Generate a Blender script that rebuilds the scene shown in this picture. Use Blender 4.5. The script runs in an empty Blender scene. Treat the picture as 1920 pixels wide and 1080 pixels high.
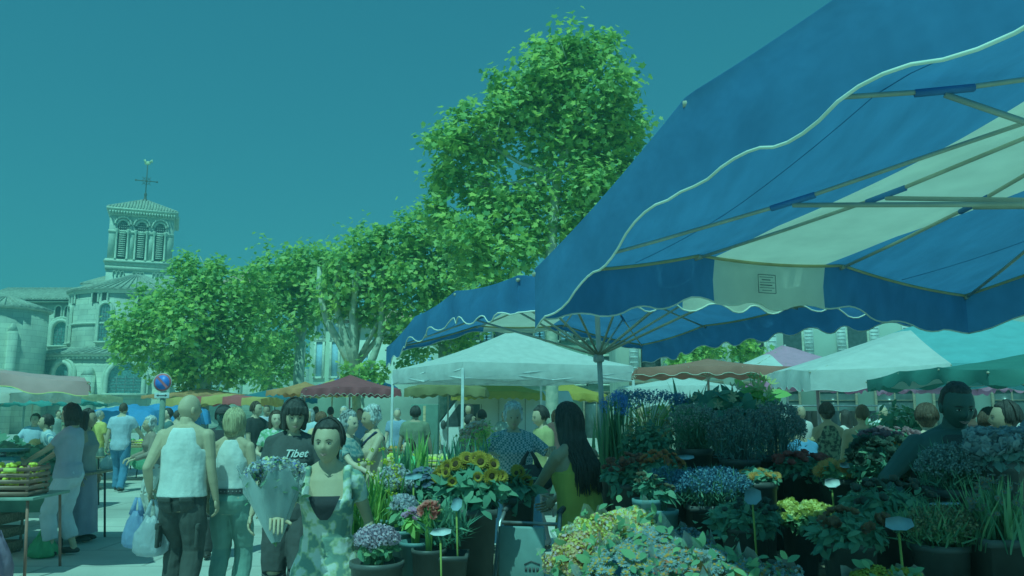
import bpy, math, random
import numpy as np
from mathutils import Vector, Matrix
random.seed(7)
rng = np.random.default_rng(7)
sc = bpy.context.scene
COL = sc.collection
PI = math.pi

# ------------------------------------------------------------------ camera
TH = math.radians(8.72); F = 1500.0; EYE = 1.66
cam_data = bpy.data.cameras.new("camera")
cam_data.lens = 28.125; cam_data.sensor_width = 36; cam_data.clip_start = 0.05; cam_data.clip_end = 3000
cam = bpy.data.objects.new("camera", cam_data); COL.objects.link(cam)
cam.location = (0, 0, EYE); cam.rotation_euler = (PI/2 + TH, 0, 0)
sc.camera = cam

# ------------------------------------------------------------------ light: one sun and the sky, both with the cool cast of the picture
SUN_EL = math.radians(61); SUN_AZ = math.radians(199)      # compass bearing of the sun, clockwise from +Y
world = bpy.data.worlds.new("World"); sc.world = world; world.use_nodes = True
wn, wl = world.node_tree.nodes, world.node_tree.links
sky = wn.new("ShaderNodeTexSky"); sky.sky_type = 'NISHITA'; sky.sun_disc = False
sky.sun_elevation = SUN_EL; sky.sun_rotation = SUN_AZ; sky.altitude = 200; sky.air_density = 1.0; sky.dust_density = 0.6; sky.ozone_density = 2.0
tint = wn.new("ShaderNodeMixRGB"); tint.blend_type = 'MULTIPLY'; tint.inputs[0].default_value = 1
tint.inputs[2].default_value = SKY_TINT = (0.22, 0.90, 0.76, 1)
bg = wn["Background"]; bg.inputs[1].default_value = 0.15
even = wn.new("ShaderNodeMixRGB"); even.blend_type = 'MIX'; even.inputs[0].default_value = .62; even.inputs[2].default_value = (.09, 1.18, 1.92, 1)   # a flat deep blue air
wl.new(sky.outputs[0], tint.inputs[1]); wl.new(tint.outputs[0], even.inputs[1]); wl.new(even.outputs[0], bg.inputs[0])
sd = bpy.data.lights.new("sun", 'SUN'); sd.energy = 3.45; sd.angle = math.radians(0.53); sd.color = (0.36, 1.0, 0.86)
sun = bpy.data.objects.new("sun", sd); COL.objects.link(sun)
sdir = Vector((math.sin(SUN_AZ)*math.cos(SUN_EL), math.cos(SUN_AZ)*math.cos(SUN_EL), math.sin(SUN_EL)))
sun.rotation_euler = sdir.to_track_quat('Z', 'Y').to_euler(); sun.location = (-10, -10, 30)
vs = sc.view_settings; vs.view_transform = 'Standard'; vs.look = 'None'; vs.gamma = 1; vs.exposure = -0.14
sc.cycles.max_bounces = 8; sc.cycles.diffuse_bounces = 6; sc.cycles.transparent_max_bounces = 12
sc.cycles.use_denoising = True

def at(px, py, Y):
    """the world point at depth Y seen at pixel (px, py) of the 1920 x 1080 photograph"""
    r = (px-960)/F; u = (540-py)/F
    f = math.cos(TH) - u*math.sin(TH); z = math.sin(TH) + u*math.cos(TH)
    return Vector((r/f*Y, Y, EYE + z/f*Y))
def gz(px, Y): return at(px, 770, Y).x
def ground_y(py):
    p = at(960, py, 1.0); return EYE/(EYE-p.z)

# ------------------------------------------------------------------ mesh helper
class M:
    def __init__(s): s.v = []; s.f = []; s.n = 0; s.m = []
    def add(s, v, f, mi=0):
        v = np.asarray(v, float).reshape(-1, 3)
        if isinstance(f, np.ndarray): s.f.append(f + s.n); k = len(f)
        else: s.f.append([tuple(i + s.n for i in q) for q in f]); k = len(f)
        s.m.append(np.full(k, mi, np.int32)); s.v.append(v); s.n += len(v); return s
    def box(s, c, d, rz=0, mi=0, taper=1.0):
        x, y, z = d[0]/2, d[1]/2, d[2]/2
        v = np.array([(-x,-y,-z),(x,-y,-z),(x,y,-z),(-x,y,-z),(-x*taper,-y*taper,z),(x*taper,-y*taper,z),(x*taper,y*taper,z),(-x*taper,y*taper,z)])
        if rz:
            cc, ss = math.cos(rz), math.sin(rz); v = np.column_stack([v[:,0]*cc-v[:,1]*ss, v[:,0]*ss+v[:,1]*cc, v[:,2]])
        return s.add(v + np.array(c), [(3,2,1,0),(4,5,6,7),(0,1,5,4),(1,2,6,5),(2,3,7,6),(3,0,4,7)], mi)
    def loft(s, rings, closed=True, cap=True, mi=0):
        k = len(rings[0]); v = np.concatenate([np.asarray(r, float) for r in rings]); f = []
        for i in range(len(rings)-1):
            for j in range(k if closed else k-1):
                a = i*k+j; b = i*k+(j+1) % k; f.append((a, b, b+k, a+k))
        if cap and closed: f.append(tuple(range(k-1, -1, -1))); f.append(tuple(range((len(rings)-1)*k, len(rings)*k)))
        return s.add(v, f, mi)
    def tube(s, pts, r, k=8, mi=0, cap=True):
        pts = [np.asarray(p, float) for p in pts]; n = len(pts)
        rs = r if hasattr(r, '__len__') else [r]*n; rings = []; u = None
        for i in range(n):
            t = pts[min(i+1, n-1)] - pts[max(i-1, 0)]; t = t/(np.linalg.norm(t)+1e-9)
            if u is None:
                h = np.array((0,0,1.)) if abs(t[2]) < .9 else np.array((1.,0,0)); u = np.cross(t, h)
            u = u - t*np.dot(u, t); u /= np.linalg.norm(u)+1e-9; w = np.cross(t, u)
            a = np.arange(k)*2*PI/k
            rings.append(pts[i] + rs[i]*(np.cos(a)[:,None]*u + np.sin(a)[:,None]*w))
        return s.loft(rings, True, cap, mi)
    def lathe(s, c, prof, k=24, mi=0, sx=1, sy=1, cap=True):
        a = np.arange(k)*2*PI/k
        rings = [np.column_stack([c[0]+r*sx*np.cos(a), c[1]+r*sy*np.sin(a), np.full(k, c[2]+z)]) for r, z in prof]
        return s.loft(rings, True, cap, mi)
    def ell(s, c, r, k=16, rings=10, R=None, mi=0, fn=None):
        th = np.linspace(0, PI, rings+1)[1:-1]; a = np.arange(k)*2*PI/k
        d = [(0,0,-1)] + [(math.sin(t)*math.cos(x), math.sin(t)*math.sin(x), -math.cos(t)) for t in th for x in a] + [(0,0,1)]
        d = np.array(d); v = d*np.array(r)
        if fn: v = fn(d, v)
        if R is not None: v = v @ np.array(R).T
        f = []; m = len(th)
        for j in range(k): f.append((0, 1+(j+1) % k, 1+j)); f.append((1+(m-1)*k+j, 1+(m-1)*k+(j+1) % k, 1+m*k))
        for i in range(m-1):
            for j in range(k): a0 = 1+i*k+j; b0 = 1+i*k+(j+1) % k; f.append((a0, b0, b0+k, a0+k))
        return s.add(v+np.array(c), f, mi)
    def join(s, o, T=None):
        off = 0
        v = np.concatenate(o.v)
        if T is not None: T = np.array(T); v = v @ T[:3,:3].T + T[:3,3]
        b = s.n; s.v.append(v); s.n += len(v)
        for f in o.f:
            s.f.append(f + b if isinstance(f, np.ndarray) else [tuple(i+b for i in q) for q in f])
        s.m += o.m; return s
    def mesh(s, name):
        v = np.concatenate(s.v).astype(np.float32); me = bpy.data.meshes.new(name)
        loops = []; tot = []
        for f in s.f:
            if isinstance(f, np.ndarray): loops.append(f.reshape(-1)); tot.append(np.full(len(f), f.shape[1]))
            else: loops.append(np.array([i for q in f for i in q])); tot.append(np.array([len(q) for q in f]))
        loops = np.concatenate(loops).astype(np.int32); tot = np.concatenate(tot).astype(np.int32)
        me.vertices.add(len(v)); me.vertices.foreach_set('co', v.reshape(-1))
        me.loops.add(len(loops)); me.loops.foreach_set('vertex_index', loops)
        me.polygons.add(len(tot)); st = np.concatenate([[0], np.cumsum(tot)[:-1]]).astype(np.int32)
        me.polygons.foreach_set('loop_start', st)
        try: me.polygons.foreach_set('loop_total', tot)
        except Exception: pass
        me.polygons.foreach_set('material_index', np.concatenate(s.m).astype(np.int32))
        me.update(calc_edges=True); me.validate(); return me

def tag(o, label=None, cat=None, group=None, kind=None):
    for k, v in (('label', label), ('category', cat), ('group', group), ('kind', kind)):
        if v: o[k] = v
    return o
def obj(name, m, mats, parent=None, smooth=False, world=False, bevel=0):
    me = m if isinstance(m, bpy.types.Mesh) else m.mesh(name)
    for x in (mats if isinstance(mats, (list, tuple)) else [mats]): me.materials.append(x)
    if smooth: me.polygons.foreach_set('use_smooth', np.ones(len(me.polygons), bool))
    o = bpy.data.objects.new(name, me); COL.objects.link(o)
    if parent:
        o.parent = parent
        if world: o.matrix_parent_inverse = parent_mat(parent).inverted()
    if bevel:
        b = o.modifiers.new("bevel", 'BEVEL'); b.width = bevel; b.segments = 2; b.limit_method = 'ANGLE'
    return o
def parent_mat(p):
    m = Matrix.LocRotScale(p.location, p.rotation_euler, p.scale)
    return parent_mat(p.parent) @ p.matrix_parent_inverse @ m if p.parent else m
def thing(name, label, cat, loc=(0,0,0), rz=0, group=None):
    o = bpy.data.objects.new(name, None); COL.objects.link(o); o.location = loc; o.rotation_euler = (0,0,rz)
    o.empty_display_size = .1
    return tag(o, label, cat, group)

# ------------------------------------------------------------------ materials
LIT = np.array((0.190, 0.60, 0.55))
def lin(c):
    c = np.asarray(c, float)/255; return np.where(c <= .04045, c/12.92, ((c+.055)/1.055)**2.4)
def P(r, g, b, k=1.0):
    """a surface's own colour: what it is once the cool cast of the daylight is divided out"""
    return tuple(np.clip(lin((r, g, b))/LIT*k, .075, .86))  # colour floor brightens dark surfaces in place of veiling light
MC = {}
def mat(name, c, rough=.8, var=.18, scale=6, bump=.0, bscale=40, trans=0, c2=None, island=0, metal=0, spec=.4, stretch=None, coat=0, isl2=None):
    m = bpy.data.materials.new(name); m.use_nodes = True; nt = m.node_tree; N, L = nt.nodes, nt.links
    b = N["Principled BSDF"]; out = N["Material Output"]
    tc = N.new("ShaderNodeTexCoord"); mp = N.new("ShaderNodeMapping"); L.new(tc.outputs['Object'], mp.inputs[0])
    if stretch: mp.inputs['Scale'].default_value = stretch
    no = N.new("ShaderNodeTexNoise"); no.inputs['Scale'].default_value = scale; no.inputs['Detail'].default_value = 5; L.new(mp.outputs[0], no.inputs[0])
    c = np.array(c[:3]); lo = tuple(np.clip(c*(1-var), 0, 1))+(1,); hi = tuple(np.clip(c*(1+var), 0, .92))+(1,)
    if c2 is not None: lo = tuple(c)+(1,); hi = tuple(c2[:3])+(1,)
    r = N.new("ShaderNodeValToRGB"); r.color_ramp.elements[0].position = .32; r.color_ramp.elements[1].position = .68
    r.color_ramp.elements[0].color = lo; r.color_ramp.elements[1].color = hi
    L.new(no.outputs[0], r.inputs[0]); col = r.outputs[0]
    if island or isl2:
        g = N.new("ShaderNodeNewGeometry"); r2 = N.new("ShaderNodeValToRGB")
        cs = isl2 or [tuple(c*(1-island)), tuple(c), tuple(np.clip(c*(1+island), 0, .9))]
        cr = r2.color_ramp; cr.interpolation = 'CONSTANT' if isl2 else 'LINEAR'
        while len(cr.elements) < len(cs): cr.elements.new(.5)
        for i, q in enumerate(cs): cr.elements[i].position = i/len(cs) if isl2 else i/(len(cs)-1); cr.elements[i].color = tuple(q[:3])+(1,)
        L.new(g.outputs['Random Per Island'], r2.inputs[0])
        mx = N.new("ShaderNodeMixRGB"); mx.blend_type = 'MIX'; mx.inputs[0].default_value = .25
        L.new(r2.outputs[0], mx.inputs[1]); L.new(col, mx.inputs[2]); col = mx.outputs[0]
        if isl2: mx.inputs[0].default_value = 0
    L.new(col, b.inputs['Base Color']); b.inputs['Roughness'].default_value = rough; b.inputs['Metallic'].default_value = metal
    b.inputs['Specular IOR Level'].default_value = spec
    if coat: b.inputs['Coat Weight'].default_value = coat
    if bump:
        n2 = N.new("ShaderNodeTexNoise"); n2.inputs['Scale'].default_value = bscale; n2.inputs['Detail'].default_value = 4; L.new(mp.outputs[0], n2.inputs[0])
        bp = N.new("ShaderNodeBump"); bp.inputs['Strength'].default_value = bump; bp.inputs['Distance'].default_value = .02
        L.new(n2.outputs[0], bp.inputs['Height']); L.new(bp.outputs[0], b.inputs['Normal'])
    if trans:
        t = N.new("ShaderNodeBsdfTranslucent"); L.new(col, t.inputs[0]); ms = N.new("ShaderNodeMixShader"); ms.inputs[0].default_value = trans
        L.new(b.outputs[0], ms.inputs[1]); L.new(t.outputs[0], ms.inputs[2]); L.new(ms.outputs[0], out.inputs[0])
    return m
def cmat(name, c, **k):
    key = (name, tuple(np.round(c, 3)))
    if key not in MC: MC[key] = mat(name, c, **k)
    return MC[key]
def cloth(c, trans=.35, **k):
    k.setdefault('bump', .35); k.setdefault('bscale', 9); k.setdefault('var', .07)
    return cmat('canopy_cloth', c, trans=trans, rough=.75, **k)
def brickmat(name, c1, c2, mortar, scale, rowh=.25, bw=.5, ms=.015, bump=.5, rough=.9, coord='Object', cyl=None):
    m = mat(name, c1, rough=rough, var=.15); nt = m.node_tree; N, L = nt.nodes, nt.links; b = N["Principled BSDF"]
    tc = N.new("ShaderNodeTexCoord"); sep = N.new("ShaderNodeSeparateXYZ"); L.new(tc.outputs['Object'], sep.inputs[0])
    cb = N.new("ShaderNodeCombineXYZ")
    if coord == 'wall':      # along the wall (x + y) and up
        ad = N.new("ShaderNodeMath"); ad.operation = 'ADD'; L.new(sep.outputs[0], ad.inputs[0]); L.new(sep.outputs[1], ad.inputs[1])
        L.new(ad.outputs[0], cb.inputs[0]); L.new(sep.outputs[2], cb.inputs[1])
    else:
        L.new(sep.outputs[0], cb.inputs[0]); L.new(sep.outputs[1], cb.inputs[1])
    br = N.new("ShaderNodeTexBrick"); L.new(cb.outputs[0], br.inputs[0])
    br.inputs['Color1'].default_value = tuple(c1)+(1,); br.inputs['Color2'].default_value = tuple(c2)+(1,); br.inputs['Mortar'].default_value = tuple(mortar)+(1,)
    br.inputs['Scale'].default_value = scale; br.inputs['Mortar Size'].default_value = ms; br.inputs['Brick Width'].default_value = bw; br.inputs['Row Height'].default_value = rowh
    no = N.new("ShaderNodeTexNoise"); no.inputs['Scale'].default_value = .7; no.inputs['Detail'].default_value = 8; L.new(tc.outputs['Object'], no.inputs[0])
    rr = N.new("ShaderNodeMapRange"); rr.inputs[1].default_value = .3; rr.inputs[2].default_value = .7; rr.inputs[3].default_value = .72; rr.inputs[4].default_value = 1.12; L.new(no.outputs[0], rr.inputs[0])
    mx = N.new("ShaderNodeMixRGB"); mx.blend_type = 'MULTIPLY'; mx.inputs[0].default_value = 1; L.new(br.outputs[0], mx.inputs[1]); L.new(rr.outputs[0], mx.inputs[2])
    L.new(mx.outputs[0], b.inputs['Base Color'])
    bp = N.new("ShaderNodeBump"); bp.inputs['Strength'].default_value = bump; bp.inputs['Distance'].default_value = .03; bp.invert = True
    L.new(br.outputs['Fac'], bp.inputs['Height']); L.new(bp.outputs[0], b.inputs['Normal'])
    return m
def wave_tiles(name, c, scale, radial=False):
    m = mat(name, c, var=.25, scale=3, rough=.9); nt = m.node_tree; N, L = nt.nodes, nt.links; b = N["Principled BSDF"]
    tc = N.new("ShaderNodeTexCoord"); no = N.new("ShaderNodeTexNoise"); no.inputs['Scale'].default_value = 14; no.inputs['Detail'].default_value = 6
    L.new(tc.outputs['Object'], no.inputs[0]); bp = N.new("ShaderNodeBump"); bp.inputs['Strength'].default_value = .6; bp.inputs['Distance'].default_value = .05
    L.new(no.outputs[0], bp.inputs['Height']); L.new(bp.outputs[0], b.inputs['Normal']); return m

WHITE = P(112,190,182); CREAM = P(108,185,160)
m_metal = mat('galvanised_steel', (.42,.42,.42), rough=.35, metal=.6, var=.15, scale=20)
m_alu = mat('white_pole_paint', (.75,.78,.8), rough=.4)
m_khaki = mat('khaki_webbing', (.5,.42,.22), rough=.9)
m_rib = mat('pale_painted_rib', (.52,.5,.38), rough=.5)
m_pole = mat('grey_painted_pole', (.50,.52,.50), rough=.45)
m_black = mat('black_plastic', (.09,.095,.10), rough=.5, var=.3)
m_wood = mat('raw_wood', (.55,.42,.25), rough=.8, var=.3, stretch=(1,8,8), scale=5, bump=.3)
m_dwood = mat('weathered_wood', (.3,.24,.17), rough=.85, var=.35, stretch=(1,8,8), scale=5, bump=.4)

# ------------------------------------------------------------------ ground
gm = brickmat('stone_paving', (.66,.62,.55), (.58,.55,.5), (.45,.42,.38), .55, rowh=.55, bw=1.1, ms=.012, bump=.3)
g = M(); g.add([(-600,-40,0),(600,-40,0),(600,900,0),(-600,900,0)], [(0,1,2,3)])
tag(obj('ground', g, gm), kind='structure')
# ------------------------------------------------------------------ market parasols
def stripes_cut(bands):
    cuts = {0.0, 1.0}
    for a, b, i in bands: cuts |= {a, b}
    return sorted(cuts)
def parasol(name, label, cat, C, crown, mats, bands=(), bump=(.13,.24,.13,.24), val=.2, val_amp=.022, nval=9, trim=None, hub_z=None, pole=True,
            group=None, det=24, nodes=(.33,.67), pole_r=.022, tip=None, sag=.03, frame=True, val_out=.03, seed=1, tilt=(0,0), slack=.012, valmat=None, foot=True, vals={}):
    """C: far-left, far-right, near-right, near-left corners of the cloth's edge. bands: (from, to, material) across the width"""
    R = np.random.default_rng(seed); C = [np.array(c, float) for c in C]; crown = np.array(crown, float)
    base = (crown[0]+tilt[0], crown[1]+tilt[1], 0); th = thing(name, label, cat, base, 0, group)
    def prof(t):            # height along an edge: droops to the corners, straight between the nodes
        a, b = nodes
        h = t/a if t < a else ((1-t)/(1-b) if t > b else 1.0)
        return h
    sides = {'far': (C[0], C[1], bump[0]), 'right': (C[1], C[2], bump[1]), 'near': (C[3], C[2], bump[2]), 'left': (C[0], C[3], bump[3])}
    def edge(side, t, hang=0):
        a, b, h = sides[side]; p = a + (b-a)*t; p = p.copy(); p[2] += h*prof(t)
        # slack between the nodes
        q = (t*3) % 1; p[2] -= slack*4*q*(1-q); return p
    def surf(s, w):         # s across, w from far (0) to near (1)
        u = 2*s-1; v = 2*w-1; r = max(abs(u), abs(v))
        if r < 1e-6: return crown.copy()
        if abs(v) >= abs(u): side = 'far' if v < 0 else 'near'; t = .5+u/r/2
        else: side = 'left' if u < 0 else 'right'; t = .5+v/r/2
        e = edge(side, min(max(t, 0), 1)); p = crown + (e-crown)*r
        p[2] -= sag*4*r*(1-r); return p
    cuts = stripes_cut(bands); ss = []
    for a, b in zip(cuts[:-1], cuts[1:]): ss += list(np.linspace(a, b, max(2, int(det*(b-a))+1))[:-1])
    ss.append(1.0); ws = np.linspace(0, 1, det+1)
    def band(s):
        for a, b, i in bands:
            if a <= s < b: return i
        return 0
    m = M(); v = [surf(s, w) for w in ws for s in ss]; f = []; mi = []; k = len(ss)
    for i in range(len(ws)-1):
        for j in range(k-1): f.append((i*k+j, i*k+j+1, (i+1)*k+j+1, (i+1)*k+j)); mi.append(band((ss[j]+ss[j+1])/2))
    m.add(v, np.array(f)); m.m[-1] = np.array(mi, np.int32)
    v = np.array(v) - base; m.v = [v]
    can = obj('canopy', m, mats, th, smooth=True)
    if det > 40:
        sm_ = M()
        for s_ in (.19, .81): sm_.tube([surf(s_, w_)-base-np.array((0,0,.0005)) for w_ in np.linspace(.01,.99,30)], .0016, 4)
        obj('stitched_seams', sm_, mats[0], th, smooth=True)
    # valance with a scalloped hem
    vm = M(); tm = M(); km = M()
    cen = sum(C)/4
    for side in ('far', 'right', 'near', 'left'):
        a, b, h = sides[side]; out = np.array([(b-a)[1], -(b-a)[0], 0.]); out /= np.linalg.norm(out)+1e-9
        if np.dot(out, (a+b)/2-cen) < 0: out = -out
        n = max(nval*8, 24); ts = sorted(set(list(np.linspace(0, 1, n+1)) + ([x for x in cuts] if side in ('far','near') else [])))
        ph = R.uniform(0, 6); top = []; bot = []; mid = []
        for t in ts:
            p = edge(side, t); sc_ = math.sin(2*PI*t*nval+ph)
            tp_ = min(1, min(t, 1-t)*14); vl = vals.get(side, val); hang = vl + val_amp*(vl/val)*abs(sc_)**.7*np.sign(sc_)*tp_; lean = val_out*(1+.7*math.sin(2*PI*t*nval*.5+ph*2)+.5*math.sin(t*23+ph))*tp_
            top.append(p+np.array((0,0,.004))); mid.append(p - np.array((0,0,hang*.5)) + out*(lean*.7+.01*tp_)); bot.append(p - np.array((0,0,hang)) + out*lean)
        k2 = len(ts); V = np.array(top+mid+bot)-base; F2 = []; MI = []
        for r_ in range(2):
            for j in range(k2-1):
                F2.append((r_*k2+j, r_*k2+j+1, (r_+1)*k2+j+1, (r_+1)*k2+j))
                MI.append(band((ts[j]+ts[j+1])/2) if side in ('far','near') else band(.999 if side == 'right' else 0.0))
        vm.add(V, np.array(F2)); vm.m[-1] = np.array(MI, np.int32)
        tm.tube(np.array(bot)-base, .0042 if det > 20 else .007, 5)
        km.tube(np.array([q-np.array((0,0,.014))-out*.016 for q in top])-base, .008, 5)
    obj('valance', vm, valmat or mats, th, smooth=True)
    if trim is not None:
        obj('hem_trim', tm, trim, th, smooth=True)
        if det > 20: obj('edge_webbing', km, m_khaki, th, smooth=True)
    if frame:
        hub = np.array((base[0], base[1], hub_z or (C[0][2]-.12))) + np.array((-tilt[0]*.8, -tilt[1]*.8, 0))
        npts = []
        for side, incl in (('far', (0, 1)), ('near', (0, 1)), ('left', ()), ('right', ())):
            a, b, h = sides[side]
            for t in (list(incl)+[nodes[0], nodes[1]]): npts.append(edge(side, t))
        for p in npts:
            q0 = p - np.array((0,0,.02)); q1 = crown - np.array((0,0,.05)); mid = q0*.52+q1*.48 - np.array((0,0,sag+.005))
            obj('rib', M().tube([q0-base, q0*.75+q1*.25-np.array((0,0,sag*.75))-base, mid-base, q1-base], .0075 if det > 20 else .012, 6), m_rib, th, smooth=True)
            if det > 20:
                obj('strut', M().tube([hub-base, mid-base-np.array((0,0,.012))], .009, 6), m_rib, th, smooth=True)
                jb = M(); dd = (q1-q0)/np.linalg.norm(q1-q0); jb.tube([mid-base-dd*.08, mid-base+dd*.08], .0115, 6); obj('rib_joint', jb, m_joint, th, smooth=True)
                obj('rib_tip', M().tube([q0-base-dd*.01, q0-base+dd*.035], .010, 6), m_rib, th, smooth=True)
        if det > 20:
            obj('hub', M().lathe(tuple(hub-base-np.array((0,0,.05))), [(.026,0),(.040,.01),(.040,.04),(.03,.06),(.03,.08)], 16), m_pole, th, smooth=True)
    if pole:
        pts = [(0,0,0), tuple(crown-base-np.array((0,0,.02)))]
        obj('pole', M().tube(pts, pole_r, 12), m_pole, th, smooth=True)
        if foot: obj('foot_plate', M().box((0,0,.02), (.4,.4,.04)), m_metal, th, bevel=.006)
    return th

m_joint = mat('navy_tape', P(25,105,140))
m_blue = cloth(P(35,117,148), trans=.44, bscale=2.4, bump=1.6, stretch=(2.4,.5,1), var=.10)
m_blueb = cloth(P(34,116,150), trans=.44, bscale=4, bump=.9, var=.1)
m_cream = cloth(P(112,188,168), trans=.42)
m_trim = mat('cream_piping', P(110,190,165), rough=.9)

A = parasol('market_parasol', 'huge blue and cream parasol overhead with a small printed label on its valance', 'parasol',
    [(.10,3.45,2.27),(2.45,4.28,2.28),(4.0,.62,2.27),(1.33,-.30,2.27)], (1.98,2.05,2.68), [m_blue, m_cream], [(.37,.63,1)],
    bump=(.12,.29,.12,.29), val=.21, hub_z=2.2, trim=m_trim, val_amp=.014, det=60, vals={'left': .265}, group='blue and cream striped parasols', seed=3, slack=.02, nval=8)
B = parasol('market_parasol', 'blue and cream parasol on a bare steel pole behind the sunflowers', 'parasol',
    [(-1.13,7.2,2.22),(1.3,8.0,2.32),(2.4,4.55,2.36),(.03,3.85,2.31)], (.62,5.9,2.76), [m_blueb, m_cream], [(.36,.62,1)],
    bump=(.2,.06,.05,.12), val=.18, hub_z=2.06, trim=m_trim, det=48, group='blue and cream striped parasols', seed=5, slack=.02, tilt=(.09,0), nval=10, foot=False, vals={'far': .05}, pole_r=.019)
# small printed care label inside the far valance of the near parasol
fl = np.array((.10,3.45,0)); fr = np.array((2.45,4.28,0)); dv = (fr-fl); pv = fl+dv*.485; dn = dv/np.linalg.norm(dv); nn = np.array((dn[1],-dn[0],0))
lb = M(); lc = pv+nn*-.0+np.array((0,0,2.265)); ang = math.atan2(dn[1], dn[0])
def onval(dx, dz, w, h, off, mi):
    c = pv + dn*dx + np.array((0,0,2.27+dz)) + nn*off; lb.box(tuple(c-np.array((1.98,2.05,0))), (w,.001,h), ang, mi)
for e in ((0,.045,.1,.003),(0,-.045,.1,.003),(-.05,0,.003,.09),(.05,0,.003,.09)): onval(*e, .006, 1)
for i, w in enumerate((.08,.05,.085,.07,.085,.055)): onval(random.uniform(-.006,.006), .033-.013*i, w, .0045 if i in (1,3) else .0025, .006, 1)
obj('printed_label', lb, [m_cream, mat('label_ink', (.10,.14,.14))], A)

# canopy material shorthands
def C_(r,g,b,**k): return cloth(P(r,g,b), **k)
def rect(px, Y, w, d, z, rz=0):
    x = gz(px, Y); c, s = math.cos(rz), math.sin(rz)
    return [(x + a*w/2*c - b*d/2*s, Y + a*w/2*s + b*d/2*c, z) for a, b in ((-1,1),(1,1),(1,-1),(-1,-1))], (x, Y)
def simple(label, px, Y, w, d, z, crown, mats, bands=(), rz=0, val=.16, trim=None, seed=1, name='stall_parasol', cat='parasol', group='small parasols over the far stalls', **k):
    C, (x, y) = rect(px, Y, w, d, z, rz)
    k.setdefault('bump', (.06,.06,.06,.06)); k.setdefault('det', 12); k.setdefault('nval', 7)
    return parasol(name, label, cat, C, (x, y, crown), mats, bands, val=val, trim=trim, seed=seed, group=group, **k)
m_yel = C_(125,165,100); m_tealc = C_(45,150,140); m_red = C_(90,95,90); m_orange = C_(150,135,90); m_whitec = C_(112,190,182); m_pinkc = C_(112,140,135)
m_mag = C_(115,135,155); m_rust = C_(96,112,96); m_blue2 = C_(40,140,185); m_oliveyel = C_(100,150,70); m_teal2 = C_(60,165,165); m_sal = C_(122,146,140)

# left stall canopy, salmon with a lime edge
def pt(px, py, Y): return tuple(at(px, py, Y))
parasol('stall_parasol', 'salmon pink canopy with a lime green hem over the vegetable stall', 'parasol',
    [pt(-330,668,10.6), pt(140,708,10.3), pt(168,716,8.2), pt(-420,680,7.8)], pt(-60,680,9.3), [m_sal], bump=(.02,.03,.05,.03), val=.16, vals={'near': .14, 'right': .10},
    trim=mat('lime_piping', P(120,200,110)), seed=8, det=26, nval=6, slack=.02)
simple('pale grey parasol with rolled edge behind the left stall', -40, 13, 2.2, 2.0, 1.92, 2.1, [C_(110,180,165)], seed=9, val=.14)
simple('teal green parasol in front of the cathedral wall', 45, 17, 2.4, 2.2, 1.80, 2.25, [C_(40,140,130)], seed=10, val=.05)
simple('long cream awning behind the man in the pale blue stall shirt', 60, 20, 3.4, 2.2, 2.0, 2.16, [C_(115,185,150)], seed=11, val=.14)
simple('orange canopy beyond the no-parking sign', 378, 27, 3.0, 2.4, 2.14, 2.42, [m_orange], seed=12, val=.10, bands=[])
simple('red and yellow striped canopy beyond the bald man', 425, 23, 2.6, 2.2, 1.98, 2.16, [m_yel, C_(120,95,95)], [(.18,.38,1),(.6,.8,1)], seed=13, val=.2)
simple('dark teal canopy between the striped one and the orange one', 515, 26, 2.2, 2.2, 2.06, 2.4, [C_(28,115,125)], seed=14)
simple('orange awning behind the woman in the black shirt', 570, 22, 1.5, 2.0, 2.18, 2.45, [m_orange], seed=15, val=.14)
simple('lime and cream canopy behind the woman in the black shirt', 622, 24, 1.6, 2.0, 2.2, 2.6, [C_(120,175,110)], seed=16)
simple('royal blue canopy below the ochre house', 668, 27, 2.4, 2.4, 2.45, 3.0, [m_blue2], seed=17)
simple('dark red parasol with a zigzag cream hem beside the white tent', 655, 19, 2.1, 1.9, 2.14, 2.50, [C_(90,80,85), C_(90,80,85)], seed=18, val=.16, nval=14, trim=m_trim, det=22, rz=.3, bump=(.05,.05,.05,.05))
simple('olive yellow parasol in front of the white van', 935, 24, 2.6, 2.4, 2.15, 2.62, [m_oliveyel], seed=19, val=.2, nval=12)
simple('second olive parasol behind the peak of the white tent', 1065, 27, 2.4, 2.4, 2.15, 2.6, [m_oliveyel], seed=20, val=.2)
simple('olive brown canopy behind the left side of the white tent', 840, 21, 2.0, 2.2, 2.2, 2.6, [C_(75,125,85)], seed=26, val=.2)
simple('long rust brown awning behind the flower stall', 1330, 14, 2.5, 2.0, 2.36, 2.56, [m_rust], rz=-.12, seed=21, val=.12, trim=m_trim, det=22, bump=(.02,.02,.02,.02))
simple('purple and white pyramid parasol in front of the long house', 1478, 18, 2.4, 2.4, 2.55, 3.15, [m_mag, m_whitec], [(0,.3,1)], seed=22, val=.08)
simple('magenta parasol hanging low under the white and turquoise canopy', 1535, 11.5, 1.7, 1.4, 2.02, 2.22, [C_(125,125,150)], seed=23, val=.1)
simple('pink parasol deep behind the dark haired vendor', 1790, 12, 1.6, 1.5, 2.0, 2.3, [m_mag], seed=24, val=.1)
simple('plain white canopy behind the blue flowers', 1275, 22, 3.2, 2.4, 2.25, 2.6, [m_whitec], seed=25, val=.5)
# big white and turquoise canopy
parasol('market_parasol', 'wide canopy with one white and one turquoise half over the right stalls', 'parasol',
    [(3.6,11.6,2.14),(8.0,10.8,2.14),(7.4,7.7,2.12),(3.3,8.9,2.10)], (5.7,10.2,2.95), [m_teal2, m_whitec], [(0,.33,1)], bump=(.06,.06,.05,.05),
    val=.22, trim=m_whitec, seed=31, det=30, hub_z=2.1, nval=7)
simple('dark green parasol at the edge of the right stalls', 1990, 7.5, 2.6, 2.2, 1.98, 2.25, [C_(28,115,105)], seed=33, val=.12, det=22, name='market_parasol')

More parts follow.
